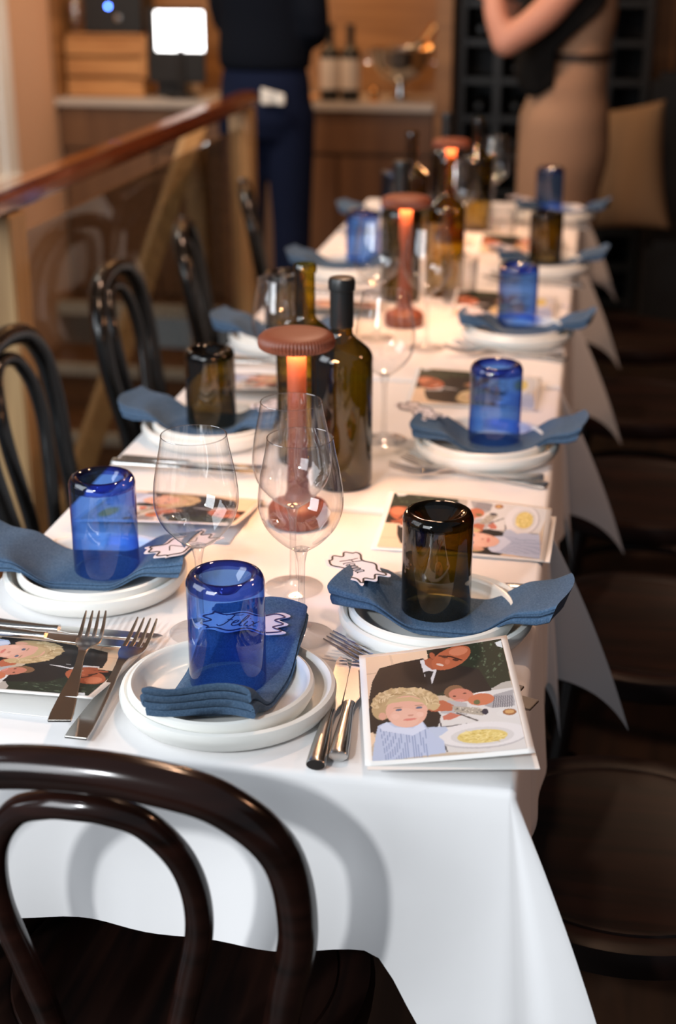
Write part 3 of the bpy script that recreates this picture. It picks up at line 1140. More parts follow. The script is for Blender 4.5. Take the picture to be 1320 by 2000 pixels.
def ringcup(gm, gr, label='', cat='cup', name='glass_cup'):
    """cut-down bottle turned upside down: thick knurled base ring uppermost with a punt in it"""
    H, r = 0.113, 0.0372
    t = thing(name, label, cat)
    b = MB()
    b.lathe([(r - 0.0005, 0.0005), (r, 0.002), (r, H - 0.013)], 64)
    b.build('wall', gm, t)
    b = MB()
    n = 96
    prof = [(r, H - 0.013), (r + 0.0002, H - 0.009), (r - 0.001, H - 0.005), (r - 0.0035, H - 0.0015), (r - 0.0065, H), (r - 0.010, H - 0.0012), (r - 0.0125, H - 0.004)]
    b.lathe(prof, n * 2, rmod=lambda a, i: 1 + (0.016 * math.cos(n * a) if i in (3, 4, 5) else 0))
    b.build('base_ring', gr, t, angle=80)
    b = MB()
    b.lathe([(r - 0.0125, H - 0.004), (0.019, H - 0.010), (0.012, H - 0.018), (0.006, H - 0.0205), (0, H - 0.021)], 48)
    b.build('punt', gm, t)
    return t


def wineglass():
    t = thing('wine_glass', '', 'wine glass')
    # thin bowl
    b = MB()
    o = [(0.004, 0.098), (0.010, 0.101), (0.020, 0.108), (0.030, 0.118), (0.038, 0.129), (0.0430, 0.143), (0.0440, 0.155), (0.0430, 0.170), (0.0400, 0.188), (0.0365, 0.205), (0.0335, 0.222)]
    P = smoothpath([(x, z, 0) for x, z in o], 4)
    b.lathe([(p.x, p.y) for p in P], 72)
    b.build('bowl', M['wineglass'], t, angle=180)
    b = MB()
    b.tube([(0.0335 * math.cos(2 * PI * k / 64), 0.0335 * math.sin(2 * PI * k / 64), 0.222) for k in range(65)], 0.0006, n=6, cap=False)
    b.build('rim', M['stem'], t)
    b = MB()
    b.lathe([(0.0335, 0.0), (0.0338, 0.0008), (0.030, 0.0018), (0.015, 0.0032), (0.007, 0.0065), (0.0045, 0.012), (0.0036, 0.03), (0.0034, 0.06), (0.0040, 0.085), (0.0065, 0.097), (0.009, 0.1005), (0.003, 0.1000), (0, 0.0985)], 40)
    b.build('stem', M['stem'], t)
    return t


def fork():
    b = MB()
    th = 0.0011

    def zc(y):   # side profile, y from 0 (handle end) to 0.19 (tine tips)
        return 0.0030 + 0.006 * math.exp(-((y - 0.115) / 0.022) ** 2) + (0.010 * max(0, (y - 0.15) / 0.04) ** 1.5)

    def strip(sts, tt=th):
        vs, fs = [], []
        for (y, xc, hw) in sts:
            z = zc(y)
            vs += [(xc - hw, y, z - tt), (xc + hw, y, z - tt), (xc + hw, y, z + tt), (xc - hw, y, z + tt)]
        for i in range(len(sts) - 1):
            for k in range(4):
                k2 = (k + 1) % 4
                fs.append((i * 4 + k, i * 4 + k2, (i + 1) * 4 + k2, (i + 1) * 4 + k))
        fs.append((3, 2, 1, 0))
        m_ = (len(sts) - 1) * 4
        fs.append((m_, m_ + 1, m_ + 2, m_ + 3))
        b.add(vs, fs)
    st = [(0.0, 0, 0.0098), (0.012, 0, 0.0100), (0.04, 0, 0.0082), (0.07, 0, 0.0055), (0.095, 0, 0.0035), (0.11, 0, 0.0034), (0.122, 0, 0.0052), (0.132, 0, 0.0095), (0.140, 0, 0.0115), (0.149, 0, 0.0120)]
    sm = []
    for i in range(len(st) - 1):
        for k in range(3):
            t = k / 3
            sm.append(tuple(st[i][j] * (1 - t) + st[i + 1][j] * t for j in range(3)))
    sm.append(st[-1])
    strip(sm, 0.0013)
    for k in range(4):
        xc = -0.0099 + k * 0.0066
        strip([(0.147, xc, 0.0021), (0.158, xc, 0.0018), (0.17, xc, 0.0016), (0.182, xc * 0.97, 0.0013), (0.19, xc * 0.95, 0.0007)])
    b.v = [(x * 1.1, y * 1.13, z) for x, y, z in b.v]
    o = b.build('fork', M['steel'], bevel=0.0005)
    return tag(o, '', 'fork')


def knife():
    t = thing('knife', '', 'knife')
    b = MB()
    pts = [(0, 0.0, 0.0062), (0, 0.004, 0.0062), (0, 0.03, 0.0062), (0, 0.06, 0.0062), (0, 0.085, 0.0062), (0, 0.098, 0.0062)]
    rad = [0.0085, 0.0092, 0.0085, 0.0068, 0.0052, 0.0062]
    b.tube(smoothpath(pts, 4), [rad[min(5, int(i / 4))] * (1 - (i % 4) / 4) + rad[min(5, int(i / 4) + 1)] * ((i % 4) / 4) for i in range(21)], n=16, ell=(1.0, 0.62))
    b.build('handle', M['steel'], t)
    b = MB()
    poly = [(-0.006, 0.097), (0.006, 0.097), (0.0065, 0.103), (0.0095, 0.112), (0.0100, 0.15), (0.009, 0.185), (0.004, 0.205), (-0.003, 0.212), (-0.006, 0.205), (-0.0065, 0.15)]
    b.prism(poly, 0.0048, 0.0064)
    b.build('blade', M['steel'], t, smooth=False, bevel=0.0004)
    return t


def lamp():
    t = thing('table_lamp', '', 'lamp')
    b = MB()
    b.lathe([(0, 0), (0.036, 0), (0.038, 0.003), (0.038, 0.020), (0.035, 0.025), (0.028, 0.028), (0.018, 0.033), (0.0145, 0.042), (0, 0.042)], 64, rmod=lambda a, i: 1 + (0.012 * math.cos(60 * a) if i in (2, 3) else 0))
    b.build('base', M['terra'], t)
    b = MB()
    b.lathe([(0.0145, 0.04), (0.0128, 0.075), (0.0118, 0.12), (0.0118, 0.228)], 40)
    b.build('stem', M['terra'], t)
    b = MB()
    n = 64
    b.lathe([(0.034, 0.2305), (0.0425, 0.2285), (0.0455, 0.231), (0.0465, 0.236), (0.0455, 0.242), (0.042, 0.2462), (0.036, 0.248), (0.02, 0.2488), (0, 0.249)], n * 4, rmod=lambda a, i: 1 + (0.022 * math.cos(n * a) if i in (1, 2, 3, 4) else 0))
    b.build('shade', M['terra'], t, angle=80)
    b = MB()
    b.lathe([(0.034, 0.2305), (0.032, 0.2355), (0.0125, 0.2355)], 48)
    b.build('shade_lining', M['white'], t)
    b = MB()
    b.lathe([(0.0132, 0.2300), (0.024, 0.2300), (0.024, 0.2350), (0.0132, 0.2350), (0.0132, 0.2300)], 40)
    b.build('light_ring', M['lamp_glow'], t)
    return t


def wavy_tag(letters, ink, seed=0, label=''):
    """die-cut paper place tag with a wavy border line"""
    t = thing('name_tag', label, 'name tag')
    W, Hh = 0.040, 0.021

    def outline(k, N=96):
        pts = []
        for i in range(N):
            u = i / N * 4
            sd = int(u)
            f = u - sd
            if sd == 0:
                x, y = -W + 2 * W * f, -Hh
                y += 0.0042 * math.sin(f * 4.0 * PI + seed) - 0.003 * math.sin(f * PI) * -1
            elif sd == 1:
                x, y = W, -Hh + 2 * Hh * f
                x += 0.0065 * math.sin(f * 5.0 * PI + 0.4) + 0.002
            elif sd == 2:
                x, y = W - 2 * W * f, Hh
                y += 0.0042 * math.sin(f * 4.0 * PI + 1 + seed) - 0.002
            else:
                x, y = -W, Hh - 2 * Hh * f
                x += 0.0065 * math.sin(f * 5.0 * PI + 0.4) - 0.002
            pts.append((x * k, y * k))
        return pts
    sm = [Vector((x, y, 0)) for x, y in outline(1.0)]
    for _ in range(2):
        sm = [(sm[i - 1] + sm[i] * 2 + sm[(i + 1) % len(sm)]) / 4 for i in range(len(sm))]
    b = MB()
    poly = [(p.x, p.y) for p in sm]
    bm = bmesh.new()
    vv = [bm.verts.new((x, y, 0.0008)) for x, y in poly]
    ed = [bm.edges.new((vv[i], vv[(i + 1) % len(vv)])) for i in range(len(vv))]
    bmesh.ops.triangle_fill(bm, edges=ed, use_beauty=True)
    me = bpy.data.meshes.new('paper')
    for f in bm.faces:
        if f.normal.z < 0:
            f.normal_flip()
    bm.to_mesh(me)
    bm.free()
    me.materials.append(M['tag'])
    po = bpy.data.objects.new('paper', me)
    COL.objects.link(po)
    po.parent = t
    md = po.modifiers.new('t', 'SOLIDIFY')
    md.thickness = 0.0007
    b = MB()
    c = [(p.x * 0.88, p.y * 0.84, 0.0011) for p in sm]
    b.tube(c + [c[0]], 0.0011, n=6, cap=False, ell=(1.0, 0.35))
    b.build('border_line', ink, t)
    b = MB()
    for stroke in letters:
        P = smoothpath([(x, y, 0.0011) for x, y in stroke], 5) if len(stroke) > 2 else [Vector((x, y, 0.0011)) for x, y in stroke]
        b.tube(P, 0.0006, n=6, ell=(1.0, 0.4))
    if letters:
        b.build('lettering', ink, t)
    return t


def letters_from(strokes, sc, ox, oy, shear=0.25):
    return [[((x + y * shear) * sc + ox, y * sc + oy) for x, y in s] for s in strokes]


FELIX = [[(-0.6, 8.5), (0.2, 9.6), (2.5, 9.3), (5.2, 9.2), (6.2, 9.9)], [(2.9, 9.2), (2.4, 5), (1.4, 1), (-0.2, -0.4), (-1.2, 0.4)], [(1.4, 5.0), (3.6, 5.2)],
         [(4.6, 2.4), (6.0, 3.2), (6.4, 4.4), (5.6, 4.9), (4.7, 3.6), (4.7, 1.2), (5.8, 0.2), (7.4, 1.2)], [(7.4, 1.2), (8.8, 6), (9.0, 9.2), (8.2, 8.8), (7.8, 4), (8.2, 0.6), (9.4, 0.6)],
         [(10.2, 4.4), (10.0, 1.4), (10.6, 0.3), (11.6, 1.0)], [(10.5, 6.4), (10.7, 6.7)], [(12.0, 4.4), (13.0, 3.8), (14.0, 0.8), (15.2, 0.6)], [(15.0, 4.6), (14.0, 3.0), (12.4, 0.4), (11.6, 0.2)]]
HANNA = [[(0, 9.4), (0.2, 5), (-0.6, 0)], [(4.0, 9.6), (3.4, 5), (3.2, 0.4), (4.2, 0.2)], [(-0.6, 4.8), (1.6, 5.6), (3.8, 5.2)],
         [(7.6, 4.0), (6.2, 4.6), (5.2, 2.6), (5.8, 0.4), (7.2, 1.2), (7.7, 4.2), (7.6, 1.0), (8.4, 0.3)],
         [(8.8, 4.2), (8.8, 0.3)], [(8.8, 2.6), (10.0, 4.4), (10.8, 3.6), (10.8, 0.4), (11.4, 0.3)],
         [(11.9, 4.2), (11.9, 0.3)], [(11.9, 2.6), (13.1, 4.4), (13.9, 3.6), (13.9, 0.4), (14.5, 0.3)],
         [(17.4, 4.0), (16.0, 4.6), (15.0, 2.6), (15.6, 0.4), (17.0, 1.2), (17.5, 4.2), (17.4, 1.0), (18.4, 0.3)]]

# ---- the printed family snapshot, painted on the face of each card from flat shapes
def poly_in(px, py, poly):
    c = False
    j = len(poly) - 1
    for i in range(len(poly)):
        xi, yi = poly[i]
        xj, yj = poly[j]
        if (yi > py) != (yj > py) and px < (xj - xi) * (py - yi) / (yj - yi) + xi:
            c = not c
        j = i
    return c


def ell_in(x, y, cx, cy, rx, ry, ang=0):
    a = R(ang)
    dx, dy = x - cx, y - cy
    u = dx * math.cos(a) + dy * math.sin(a)
    v = -dx * math.sin(a) + dy * math.cos(a)
    return (u / rx) ** 2 + (v / ry) ** 2 < 1


SNAP = []


def P_(col, *pts):
    xs_ = [p[0] for p in pts]
    ys_ = [p[1] for p in pts]
    SNAP.append((min(xs_), max(xs_), min(ys_), max(ys_), lambda x, y, q=pts: poly_in(x, y, q), col))


def E_(col, cx, cy, rx, ry, ang=0):
    m_ = max(rx, ry)
    SNAP.append((cx - m_, cx + m_, cy - m_, cy + m_, lambda x, y: ell_in(x, y, cx, cy, rx, ry, ang), col))


WALLC, SUIT, LEAF = (0.72, 0.55, 0.40), (0.018, 0.016, 0.016), (0.022, 0.030, 0.020)
P_(WALLC, (0, 100), (560, 90), (600, 700), (0, 800))
P_((0.55, 0.40, 0.28), (20, 352), (150, 335), (150, 345), (20, 364))
P_((0.62, 0.47, 0.34), (225, 130), (245, 128), (275, 260), (255, 265))
P_(LEAF, (545, 95), (1200, 40), (1270, 480), (1100, 570), (600, 600), (560, 160))
for k in range(150):
    rr_ = random.random
    x_, y_ = 560 + rr_() * 640, 60 + rr_() * 380
    if x_ < 930 and y_ > 120:
        continue
    g_ = 0.03 + rr_() * 0.10
    E_((g_ * 0.8, g_ * 1.15, g_ * 0.75), x_, y_, 5 + rr_() * 11, 4 + rr_() * 6, rr_() * 180)
P_((0.62, 0.68, 0.72), (1130, 90), (1185, 70), (1195, 150), (1150, 130))
P_((0.60, 0.60, 0.60), (640, 700), (1110, 540), (1290, 520), (1420, 1070), (640, 1100))
P_((0.42, 0.40, 0.37), (1110, 545), (1200, 490), (1270, 480), (1290, 540), (1110, 560))
P_(SUIT, (150, 290), (330, 235), (520, 200), (640, 330), (830, 300), (1000, 350), (1115, 560), (960, 580), (700, 560), (560, 610), (680, 780), (650, 890), (70, 960), (60, 640), (90, 440))
P_((0.62, 0.64, 0.68), (495, 225), (530, 215), (640, 335), (595, 510), (580, 430), (540, 400))
P_((0.02, 0.02, 0.022), (530, 350), (570, 340), (615, 350), (590, 420), (620, 560), (560, 540), (555, 430))
P_((0.34, 0.10, 0.05), (530, 225), (600, 190), (680, 330), (600, 330), (545, 280))
E_((0.02, 0.012, 0.01), 640, 165, 70, 60, -20)
E_((0.40, 0.115, 0.055), 760, 215, 180, 105, -28)
E_((0.55, 0.20, 0.11), 820, 150, 80, 45, -5)
E_((0.36, 0.10, 0.05), 600, 180, 22, 40, -20)
P_((0.03, 0.012, 0.01), (650, 178), (760, 195), (860, 245), (858, 255), (755, 207), (650, 190))
E_((0.08, 0.03, 0.02), 705, 200, 30, 14, 15)
E_((0.08, 0.03, 0.02), 800, 240, 28, 13, 15)
E_((0.62, 0.50, 0.44), 668, 282, 34, 11, 22)
E_((0.48, 0.16, 0.09), 730, 255, 22, 28, 0)
# second child, hands, corkscrew tools
E_((0.20, 0.11, 0.06), 790, 560, 85, 62, -10)
E_((0.50, 0.20, 0.14), 850, 595, 105, 62, 8)
E_((0.10, 0.04, 0.03), 795, 605, 14, 7)
E_((0.10, 0.04, 0.03), 880, 580, 14, 7)
E_((0.60, 0.26, 0.22), 840, 645, 40, 12)
P_((0.34, 0.34, 0.36), (1130, 600), (1290, 560), (1310, 700), (1120, 720), (1050, 700))
for k in range(9):
    P_((0.10, 0.10, 0.13), (1135 + k * 18, 610), (1141 + k * 18, 610), (1126 + k * 20, 715), (1118 + k * 20, 715))
P_((0.40, 0.40, 0.42), (740, 640), (900, 670), (900, 780), (670, 760))
P_((0.42, 0.13, 0.07), (580, 650), (700, 640), (790, 690), (770, 740), (600, 745), (560, 720))
P_((0.7, 0.7, 0.72), (960, 580), (1050, 570), (1060, 595), (970, 600))
E_((0.50, 0.17, 0.09), 1020, 640, 112, 55, -4)
E_((0.12, 0.13, 0.06), 985, 665, 28, 22)
P_((0.36, 0.33, 0.28), (770, 695), (1000, 715), (1060, 745), (1040, 785), (800, 750))
for k in range(40):
    E_((0.62, 0.58, 0.50) if k % 2 else (0.12, 0.11, 0.10), 790 + random.random() * 240, 712 + random.random() * 50, 8, 3, 20)
E_((0.03, 0.03, 0.05), 1055, 750, 28, 26)
P_((0.06, 0.05, 0.05), (800, 760), (815, 755), (1000, 825), (985, 832))
P_((0.48, 0.16, 0.11), (690, 790), (760, 755), (850, 780), (760, 820), (700, 820))
E_((0.62, 0.62, 0.62), 1260, 765, 110, 40)
E_((0.28, 0.12, 0.05), 1262, 755, 58, 28)
E_((0.55, 0.33, 0.14), 1262, 752, 40, 16)
P_((0.05, 0.04, 0.05), (655, 820), (668, 820), (690, 880), (900, 850), (900, 858), (680, 890))
# plate of pasta
E_((0.44, 0.44, 0.46), 1020, 950, 395, 108, -4)
E_((0.66, 0.66, 0.68), 1020, 942, 390, 103, -4)
E_((0.56, 0.56, 0.57), 1030, 955, 270, 74, -4)
E_((0.62, 0.50, 0.17), 1028, 958, 215, 56, -5)
for k in range(110):
    a_ = random.random() * 6.28
    q_ = random.random() ** 0.5
    E_(random.choice([(0.74, 0.64, 0.30), (0.48, 0.36, 0.10), (0.66, 0.55, 0.22)]), 1028 + 200 * q_ * math.cos(a_), 958 + 50 * q_ * math.sin(a_), 20, 3.5, random.random() * 60 - 30)
P_((0.03, 0.03, 0.04), (640, 985), (655, 985), (720, 1045), (735, 1090), (722, 1092), (708, 1050), (640, 1010))
# blond child in a striped shirt
P_((0.42, 0.50, 0.68), (140, 880), (210, 845), (520, 830), (560, 890), (700, 1000), (720, 1100), (88, 1200), (110, 1030))
P_((0.42, 0.50, 0.66), (560, 885), (720, 880), (740, 910), (640, 980))
for k in range(26):
    x_ = 110 + k * 24
    P_((0.17, 0.23, 0.42), (x_, 905), (x_ + 4, 905), (x_ + 60 - k * 2, 1180), (x_ + 54 - k * 2, 1180)) if 140 < x_ < 560 else None
P_((0.55, 0.62, 0.78), (150, 890), (215, 845), (280, 890), (440, 895), (520, 835), (545, 900), (440, 960), (180, 925))
P_(WALLC, (30, 960), (100, 940), (120, 1010), (80, 1080))
E_((0.46, 0.35, 0.20), 370, 650, 268, 138, -6)
E_((0.42, 0.31, 0.17), 180, 720, 90, 105, 20)
E_((0.50, 0.38, 0.22), 600, 650, 62, 78, 0)
for k in range(130):
    a_ = random.random() * PI + PI
    q_ = 0.70 + random.random() * 0.28
    E_(random.choice([(0.66, 0.55, 0.36), (0.34, 0.24, 0.12), (0.56, 0.44, 0.26)]), 365 + 262 * q_ * math.cos(a_), 660 + 140 * q_ * math.sin(a_) + 10, 26, 4.5, math.degrees(a_) + 70 + random.random() * 40)
for k in range(46):
    a_ = PI * 0.92 + k / 45 * PI * 1.18
    E_(random.choice([(0.50, 0.38, 0.21), (0.42, 0.31, 0.17), (0.58, 0.46, 0.28)]), 372 + 262 * math.cos(a_), 668 + 142 * math.sin(a_), 14 + random.random() * 24, 12 + random.random() * 14, random.random() * 180)
E_((0.66, 0.38, 0.30), 385, 740, 178, 150, -4)
E_((0.68, 0.42, 0.34), 370, 800, 130, 88, -4)
E_((0.60, 0.33, 0.25), 178, 790, 32, 36)
P_((0.50, 0.39, 0.22), (200, 690), (240, 620), (420, 600), (540, 640), (560, 700), (520, 660), (400, 640), (260, 660))
E_((0.10, 0.13, 0.20), 318, 728, 30, 11, -8)
E_((0.10, 0.13, 0.20), 492, 706, 28, 11, -6)
E_((0.34, 0.22, 0.14), 310, 706, 40, 5, -10)
E_((0.34, 0.22, 0.14), 492, 684, 38, 5, -4)
E_((0.52, 0.27, 0.21), 420, 778, 26, 9, -6)
E_((0.58, 0.20, 0.17), 412, 816, 60, 10, -7)
E_((0.72, 0.46, 0.38), 290, 790, 34, 24)
E_((0.72, 0.46, 0.38), 500, 770, 30, 24)

SQ = [(30, 160), (1180, 55), (1405, 1050), (90, 1190)]     # print corners TL, TR, BR, BL in the drawing frame


def snap_color(u, v):
    ax = SQ[0][0] + (SQ[1][0] - SQ[0][0]) * u
    ay = SQ[0][1] + (SQ[1][1] - SQ[0][1]) * u
    bx = SQ[3][0] + (SQ[2][0] - SQ[3][0]) * u
    by = SQ[3][1] + (SQ[2][1] - SQ[3][1]) * u
    x, y = ax + (bx - ax) * v, ay + (by - ay) * v
    for (x0, x1, y0, y1, fn, col) in reversed(SNAP):
        if x0 <= x <= x1 and y0 <= y <= y1 and fn(x, y):
            return col
    return (0.5, 0.42, 0.33)


def snapmat():
    m = mat('photo_print', (0.5, 0.5, 0.5), 0.5, spec=0.12)
    a = nn(m, 'ShaderNodeVertexColor')
    a.layer_name = 'print'
    lk(m, a.outputs[0], m.node_tree.nodes['Principled BSDF'].inputs['Base Color'])
    return m


M['snap'] = snapmat()
CW, CH = 0.150, 0.210      # folded A5 card


def photo_card():
    """folded card: lower leaf flat, front leaf sprung open about the fold on its left (x=0); y=CH is the top of the picture"""
    t = thing('photo_card', '', 'card')
    b = MB()
    b.box(0.002, CW + 0.002, -0.006, CH - 0.006, 0, 0.0007)
    b.build('back_leaf', M['card'], t, smooth=False)

    def lift(x, y):
        s = x / CW
        return 0.0012 + 0.022 * s ** 1.25 * (0.55 + 0.45 * y / CH) + 0.0015 * math.sin(y / CH * PI)
    b = MB()
    b.grid(lambda u, v: (u * CW * 0.988, v * CH, lift(u * CW, v * CH)), 24, 20)
    b.build('front_leaf', M['card'], t, solid=0.0006)
    NU, NV = 190, 260
    mg = 0.0065
    vs, cs = [], []
    for j in range(NV):
        for i in range(NU):
            u, v = i / (NU - 1), j / (NV - 1)
            x = mg + u * (CW - 2 * mg)
            y = mg + v * (CH - 2 * mg)
            vs.append((x * 0.988, y, lift(x, y) + 0.0004))
            cs.append(snap_color(u, 1 - v))
    fs = [(j * NU + i, j * NU + i + 1, (j + 1) * NU + i + 1, (j + 1) * NU + i) for j in range(NV - 1) for i in range(NU - 1)]
    me = bpy.data.meshes.new('printed_photo')
    me.from_pydata(vs, [], fs)
    at_ = me.color_attributes.new('print', 'FLOAT_COLOR', 'POINT')
    flat = []
    for c in cs:
        flat += [c[0], c[1], c[2], 1.0]
    at_.data.foreach_set('color', flat)
    me.materials.append(M['snap'])
    for p in me.polygons:
        p.use_smooth = True
    o = bpy.data.objects.new('printed_photo', me)
    COL.objects.link(o)
    o.parent = t
    return t


pl_big = plate('dinner_plate', 0.1045, '')
pl_small = plate('side_plate', 0.090, '')
cup_b = ringcup(M['blueglass'], M['bluerim'])
cup_o = ringcup(M['oliveglass'], M['oliverim'])
wg = wineglass()
fk = fork()
kn = knife()
lp = lamp()
card = photo_card()
_rf = rimz(0.09, 0.0, 0.0)
nap_front = make_napkin('front', 0.200, lambda s, x: _rf(s + 0.016, x), 0.100, 1.8, 0.5)
nap_side = make_napkin('side', 0.228, rimz(0.09, 0.0, 0.035), 0.092, 0.9, 2.0)

# ---- place settings -------------------------------------------------------
Z0 = TZ + 0.0006
S = [  # x, y, side, cup, where
    (-0.317, 1.189, 'front', 'b', 'at the near end of the table'),
    (-0.139, 1.393, 'R', 'o', 'nearest on the right'),
    (-0.130, 1.975, 'R', 'b', 'second from the front on the right'),
    (-0.125, 2.640, 'R', 'b', 'third from the front on the right'),
    (-0.100, 3.265, 'R', 'o', 'fourth from the front on the right'),
    (-0.097, 3.950, 'R', 'b', 'farthest on the right'),
    (-0.535, 1.435, 'L', 'b', 'nearest on the left'),
    (-0.542, 1.985, 'L', 'o', 'second from the front on the left'),
    (-0.545, 2.53, 'L', 'o', 'third from the front on the left'),
    (-0.535, 3.15, 'L', 'b', 'fourth from the front on the left'),
    (-0.535, 3.80, 'L', 'b', 'farthest on the left'),
]
CO = [(-0.002, 0.008), (0, 0), (0.010, 0.003), (-0.004, 0.04), (-0.010, 0.07), (-0.022, 0.03), (0.014, 0), (0.008, 0.015), (0, 0), (0.026, 0.06), (0.010, 0.05)]
for i, (x, y, sd, cu, wh) in enumerate(S):
    place(pl_big, USED, (x, y, Z0), 0, 'cream dinner plate under a smaller plate, %s' % wh, 'dinner plates')
    dx = -0.006 if sd == 'front' else (0.003 if sd == 'L' else -0.003)
    place(pl_small, USED, (x + dx, y - 0.004, Z0 + 0.0058), 0, 'small cream plate beneath the folded blue napkin, %s' % wh, 'side plates')
    nz = Z0 + 0.0058 + 0.0062
    if sd == 'front':
        nap_front.location = (-0.317, 1.205, nz)
        nap_front.rotation_euler = (0, 0, R(-1))
        tag(nap_front, 'folded blue linen napkin at the near end, its rolled end towards the viewer', 'napkin', 'blue napkins')
    else:
        rz = R(90 if sd == 'L' else -90) + R([2, -4, 3, 0, 5, -2, 4, -3, 0, 3, -2][i])
        ox = 0.016 if sd == 'R' else -0.008
        place(nap_side, USED, (x + ox, y, nz), rz, 'folded blue linen napkin draped over the plates, %s' % wh, 'blue napkins')
    cz = nz + 0.0095
    ro = random.random() * 6
    if cu == 'b':
        place(cup_b, USED, (x + CO[i][0], y + CO[i][1], cz), ro, 'upturned cobalt blue glass cup on the napkin, %s' % wh, 'blue glass cups')
    else:
        place(cup_o, USED, (x, y, cz), ro, 'upturned olive green glass cup on the napkin, %s' % wh, 'olive glass cups')

# name tags on the napkins
t = wavy_tag(letters_from(FELIX, 0.0024, -0.022, -0.009), M['ink'], 0.3, 'wavy-edged white name tag reading Felix behind the front blue cup')
t.location = (-0.322, 1.270, Z0 + 0.0475)
t.rotation_euler = (R(4), 0, R(4))
t['group'] = 'name tags'
t = wavy_tag(letters_from(HANNA, 0.0021, -0.022, -0.008), M['inkblack'], 2.1, 'wavy-edged white name tag reading Hanna on the napkin left of the olive cup')
t.location = (-0.229, 1.412, Z0 + 0.0545)
t.rotation_euler = (R(6), R(-2), R(-52))
t['group'] = 'name tags'
blank = wavy_tag([[(-0.022, -0.004), (-0.012, 0.006), (-0.004, -0.006), (0.006, 0.005), (0.014, -0.004), (0.024, 0.003)]], M['inkblack'], 1.2, '')
for (x, y, rz, l) in ((-0.232, 1.955, -50, 'wavy name tag on the napkin left of the second blue cup on the right'),
                      (-0.216, 2.600, -50, 'wavy name tag on the napkin left of the third cup on the right'),
                      (-0.196, 3.215, -50, 'wavy name tag on the napkin left of the olive cup in the far right row'),
                      (-0.195, 3.915, -50, 'wavy name tag on the farthest napkin of the right side'),
                      (-0.432, 1.405, 55, 'wavy name tag behind the big wine glass, right of the left blue cup'),
                      (-0.440, 1.955, 55, 'wavy name tag on the napkin right of the olive cup on the left')):
    place(blank, USED, (x, y + 0.035, Z0 + 0.0545), R(rz), l, 'name tags')

# photo cards: (fold corner x, y, rotation)
cards = [(-0.165, 1.072, 10.7, 'tilted photo card at the near right corner showing a man and a blond child', 0.0155),
         (-0.030, 1.586, 90 - 1, 'photo card lying sideways on the right beyond the olive cup', 0),
         (-0.066, 2.190, 90, 'photo card lying sideways behind the second cup on the right', 0),
         (-0.060, 2.800, 90, 'photo card lying sideways between the third and fourth right settings', 0),
         (-0.060, 3.440, 90, 'photo card lying sideways before the farthest right setting', 0),
         (-0.640, 1.290, -90 - 2, 'photo card at the near left under two forks', 0),
         (-0.615, 1.735, -90 - 1, 'photo card on the left behind the big wine glass', 0),
         (-0.615, 2.320, -90, 'photo card on the left beyond the olive cup', 0),
         (-0.615, 2.890, -90, 'photo card at the left beyond the third setting', 0)]
for (x, y, rz, l, dz) in cards:
    o = place(card, USED, (x, y, Z0 + dz), R(rz), l, 'printed photo cards')

# ------------------------------------------------------------------ cutlery
def put(proto, x, y, x2, y2, z, l, g, tilt=0):
    """handle end at (x, y) pointing towards (x2, y2)"""
    a = math.atan2(-(x2 - x), (y2 - y))
    o = place(proto, USED, (x, y, z), a, l, g)
    o.rotation_euler = (R(tilt), 0, a)
    return o


CZ = Z0 + 0.0002
put(fk, -0.452, 1.092, -0.488, 1.30, CZ + 0.018, 'table fork lying across the near left photo card, left of the pair', 'forks', 0.0)
put(fk, -0.436, 1.088, -0.432, 1.30, CZ + 0.004, 'table fork between the near left photo card and the front plate', 'forks', 3.0)
put(kn, -0.211, 1.082, -0.221, 1.27, CZ, 'steel knife beside the front plate, its thick handle nearest the plate', 'knives')
put(kn, -0.194, 1.100, -0.206, 1.29, CZ, 'steel knife half under the tilted photo card', 'knives')
put(fk, -0.040, 1.248, -0.255, 1.322, CZ + 0.004, 'fork under the tilted photo card, its tines showing beside the front plate', 'forks', 0)
put(fk, -0.025, 1.222, -0.225, 1.300, CZ + 0.004, 'fork under the tilted photo card with only tine tips and handle end showing', 'forks', 0)
put(kn, -0.02, 1.492, -0.24, 1.50, CZ, 'knife beyond the nearest right plate, half hidden by the napkin', 'knives')
for j, (x, y) in enumerate(((-0.128, 1.94), (-0.120, 2.59), (-0.10, 3.20), (-0.095, 3.90))):
    nm = ['second', 'third', 'fourth', 'farthest'][j]
    put(fk, x + 0.09, y - 0.095, x - 0.12, y - 0.03, CZ, 'fork on the near side of the %s right plate, closer to the viewer' % nm, 'forks')
    put(fk, x + 0.085, y - 0.072, x - 0.12, y - 0.082, CZ + 0.004, 'fork on the near side of the %s right plate, closer to the plate' % nm, 'forks')
for j, (x, y) in enumerate(((-0.535, 1.412), (-0.542, 1.95), (-0.545, 2.50), (-0.535, 3.08), (-0.535, 3.76))):
    nm = ['nearest', 'second', 'third', 'fourth', 'farthest'][j]
    put(kn, x - 0.095, y - 0.107, x + 0.12, y - 0.107, CZ, 'knife on the near side of the %s left plate, closer to the plate' % nm, 'knives')
    put(kn, x - 0.100, y - 0.130 if j else y - 0.128, x + 0.12, y - 0.137, CZ + (0.003 if j else 0.0035), 'knife on the near side of the %s left plate, closer to the viewer' % nm, 'knives')

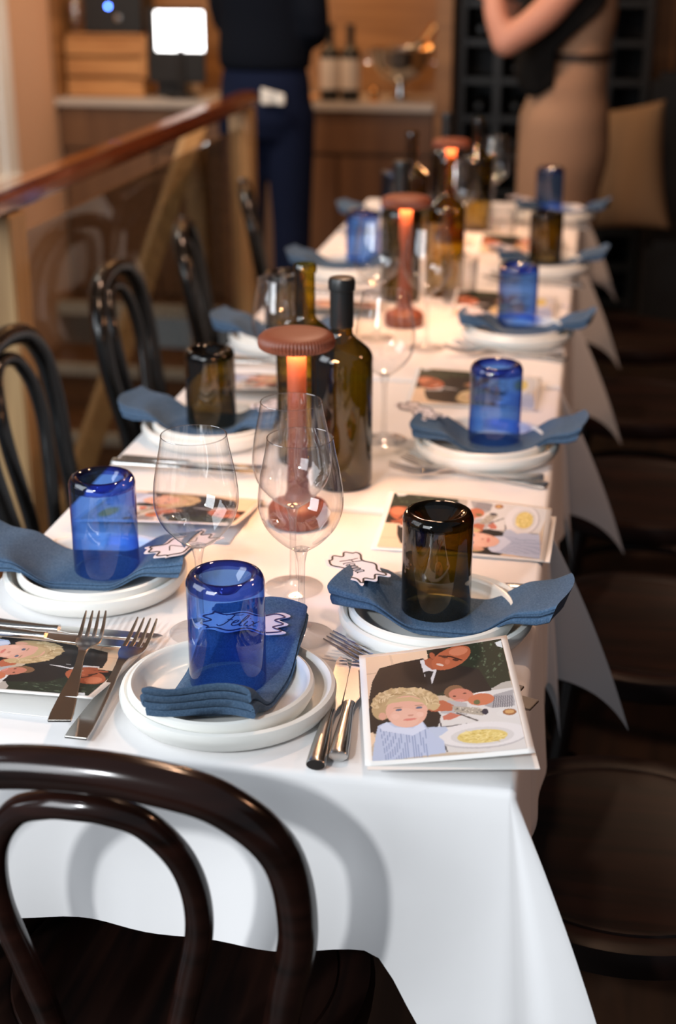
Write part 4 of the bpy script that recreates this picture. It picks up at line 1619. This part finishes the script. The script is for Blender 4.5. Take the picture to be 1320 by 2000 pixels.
# ------------------------------------------------------------------ wine glasses
for (x, y, l) in ((-0.276, 1.345, 'tall wine glass in the middle, frontmost of the overlapping pair before the lamp'),
                  (-0.310, 1.465, 'tall wine glass in the middle, rear one of the overlapping pair before the lamp'),
                  (-0.384, 1.335, 'large wine glass standing left of the overlapping pair'),
                  (-0.285, 2.010, 'wine glass directly beyond the dark bottle'),
                  (-0.285, 2.545, 'wine glass in front of the second lamp'),
                  (-0.385, 2.600, 'wine glass left of the second lamp'),
                  (-0.455, 2.080, 'wine glass behind the pale olive bottle'),
                  (-0.318, 3.420, 'wine glass just right of the third lamp'),
                  (-0.265, 3.900, 'farthest tall wine glass before the wine rack')):
    place(wg, USED, (x, y, Z0), random.random(), l, 'wine glasses')

# clear water tumbler
b = MB()
b.lathe([(0, 0.004), (0.030, 0.004), (0.031, 0.002), (0.033, 0.0), (0.034, 0.003), (0.038, 0.09), (0.0372, 0.0905), (0.033, 0.006)], 40)
o = b.build('water_tumbler', M['stem'])
o.location = (-0.262, 2.93, Z0)
tag(o, 'clear water tumbler right of the second lamp', 'glass')
b = MB()
b.lathe([(0, 0.004), (0.030, 0.004), (0.031, 0.002), (0.033, 0.0), (0.034, 0.003), (0.038, 0.075), (0.0372, 0.0755), (0.033, 0.006)], 40)
o = b.build('water_tumbler', M['stem'])
o.location = (-0.225, 3.66, Z0)
tag(o, 'clear water tumbler right of the farthest lamp', 'glass')

# ------------------------------------------------------------------ lamps and bottles
for (x, y, l) in ((-0.345, 1.665, 'small terracotta lamp nearest the viewer, behind the wine glasses'),
                  (-0.348, 2.715, 'small terracotta lamp in the middle of the row of tables'),
                  (-0.352, 3.600, 'small terracotta lamp farthest along the tables')):
    place(lp, USED, (x, y, Z0), 0, l, 'small terracotta table lamps')
bd = make_bottle('wine_bottle', '', M['bottle_dark'], True, h=0.283, r=0.0415)
bp = make_bottle('wine_bottle', '', M['bottle_pale'], False, h=0.283, r=0.041)
g = 'wine bottles on the tables'
place(bd, USED, (-0.315, 1.815, Z0), 0, 'dark amber wine bottle with a black capsule right of the nearest lamp', g)
place(bp, USED, (-0.381, 1.900, Z0), 0, 'pale olive empty wine bottle behind the nearest lamp', g)
place(bd, USED, (-0.385, 2.93, Z0), 0, 'dark wine bottle with a black capsule behind the middle lamp', g)
place(bp, USED, (-0.300, 2.99, Z0), 0, 'pale olive wine bottle right of the middle lamp', g)
place(bd, USED, (-0.390, 3.86, Z0), 0, 'dark wine bottle rising behind the farthest lamp', g)
place(bp, USED, (-0.300, 3.76, Z0), 0, 'pale olive wine bottle right of the farthest lamp', g)
place(bp, USED, (-0.430, 3.44, Z0), 0, 'pale olive wine bottle left of the farthest lamp', g)
b = MB()
b.box(-0.03, 0.03, -0.004, 0.004, 0, 0.085)
o = b.build('menu_card', M['card'], bevel=0.001)
o.location = (-0.455, 3.26, Z0)
o.rotation_euler = (R(-8), 0, R(10))
tag(o, 'small upright cream card left of the middle lamp', 'card')
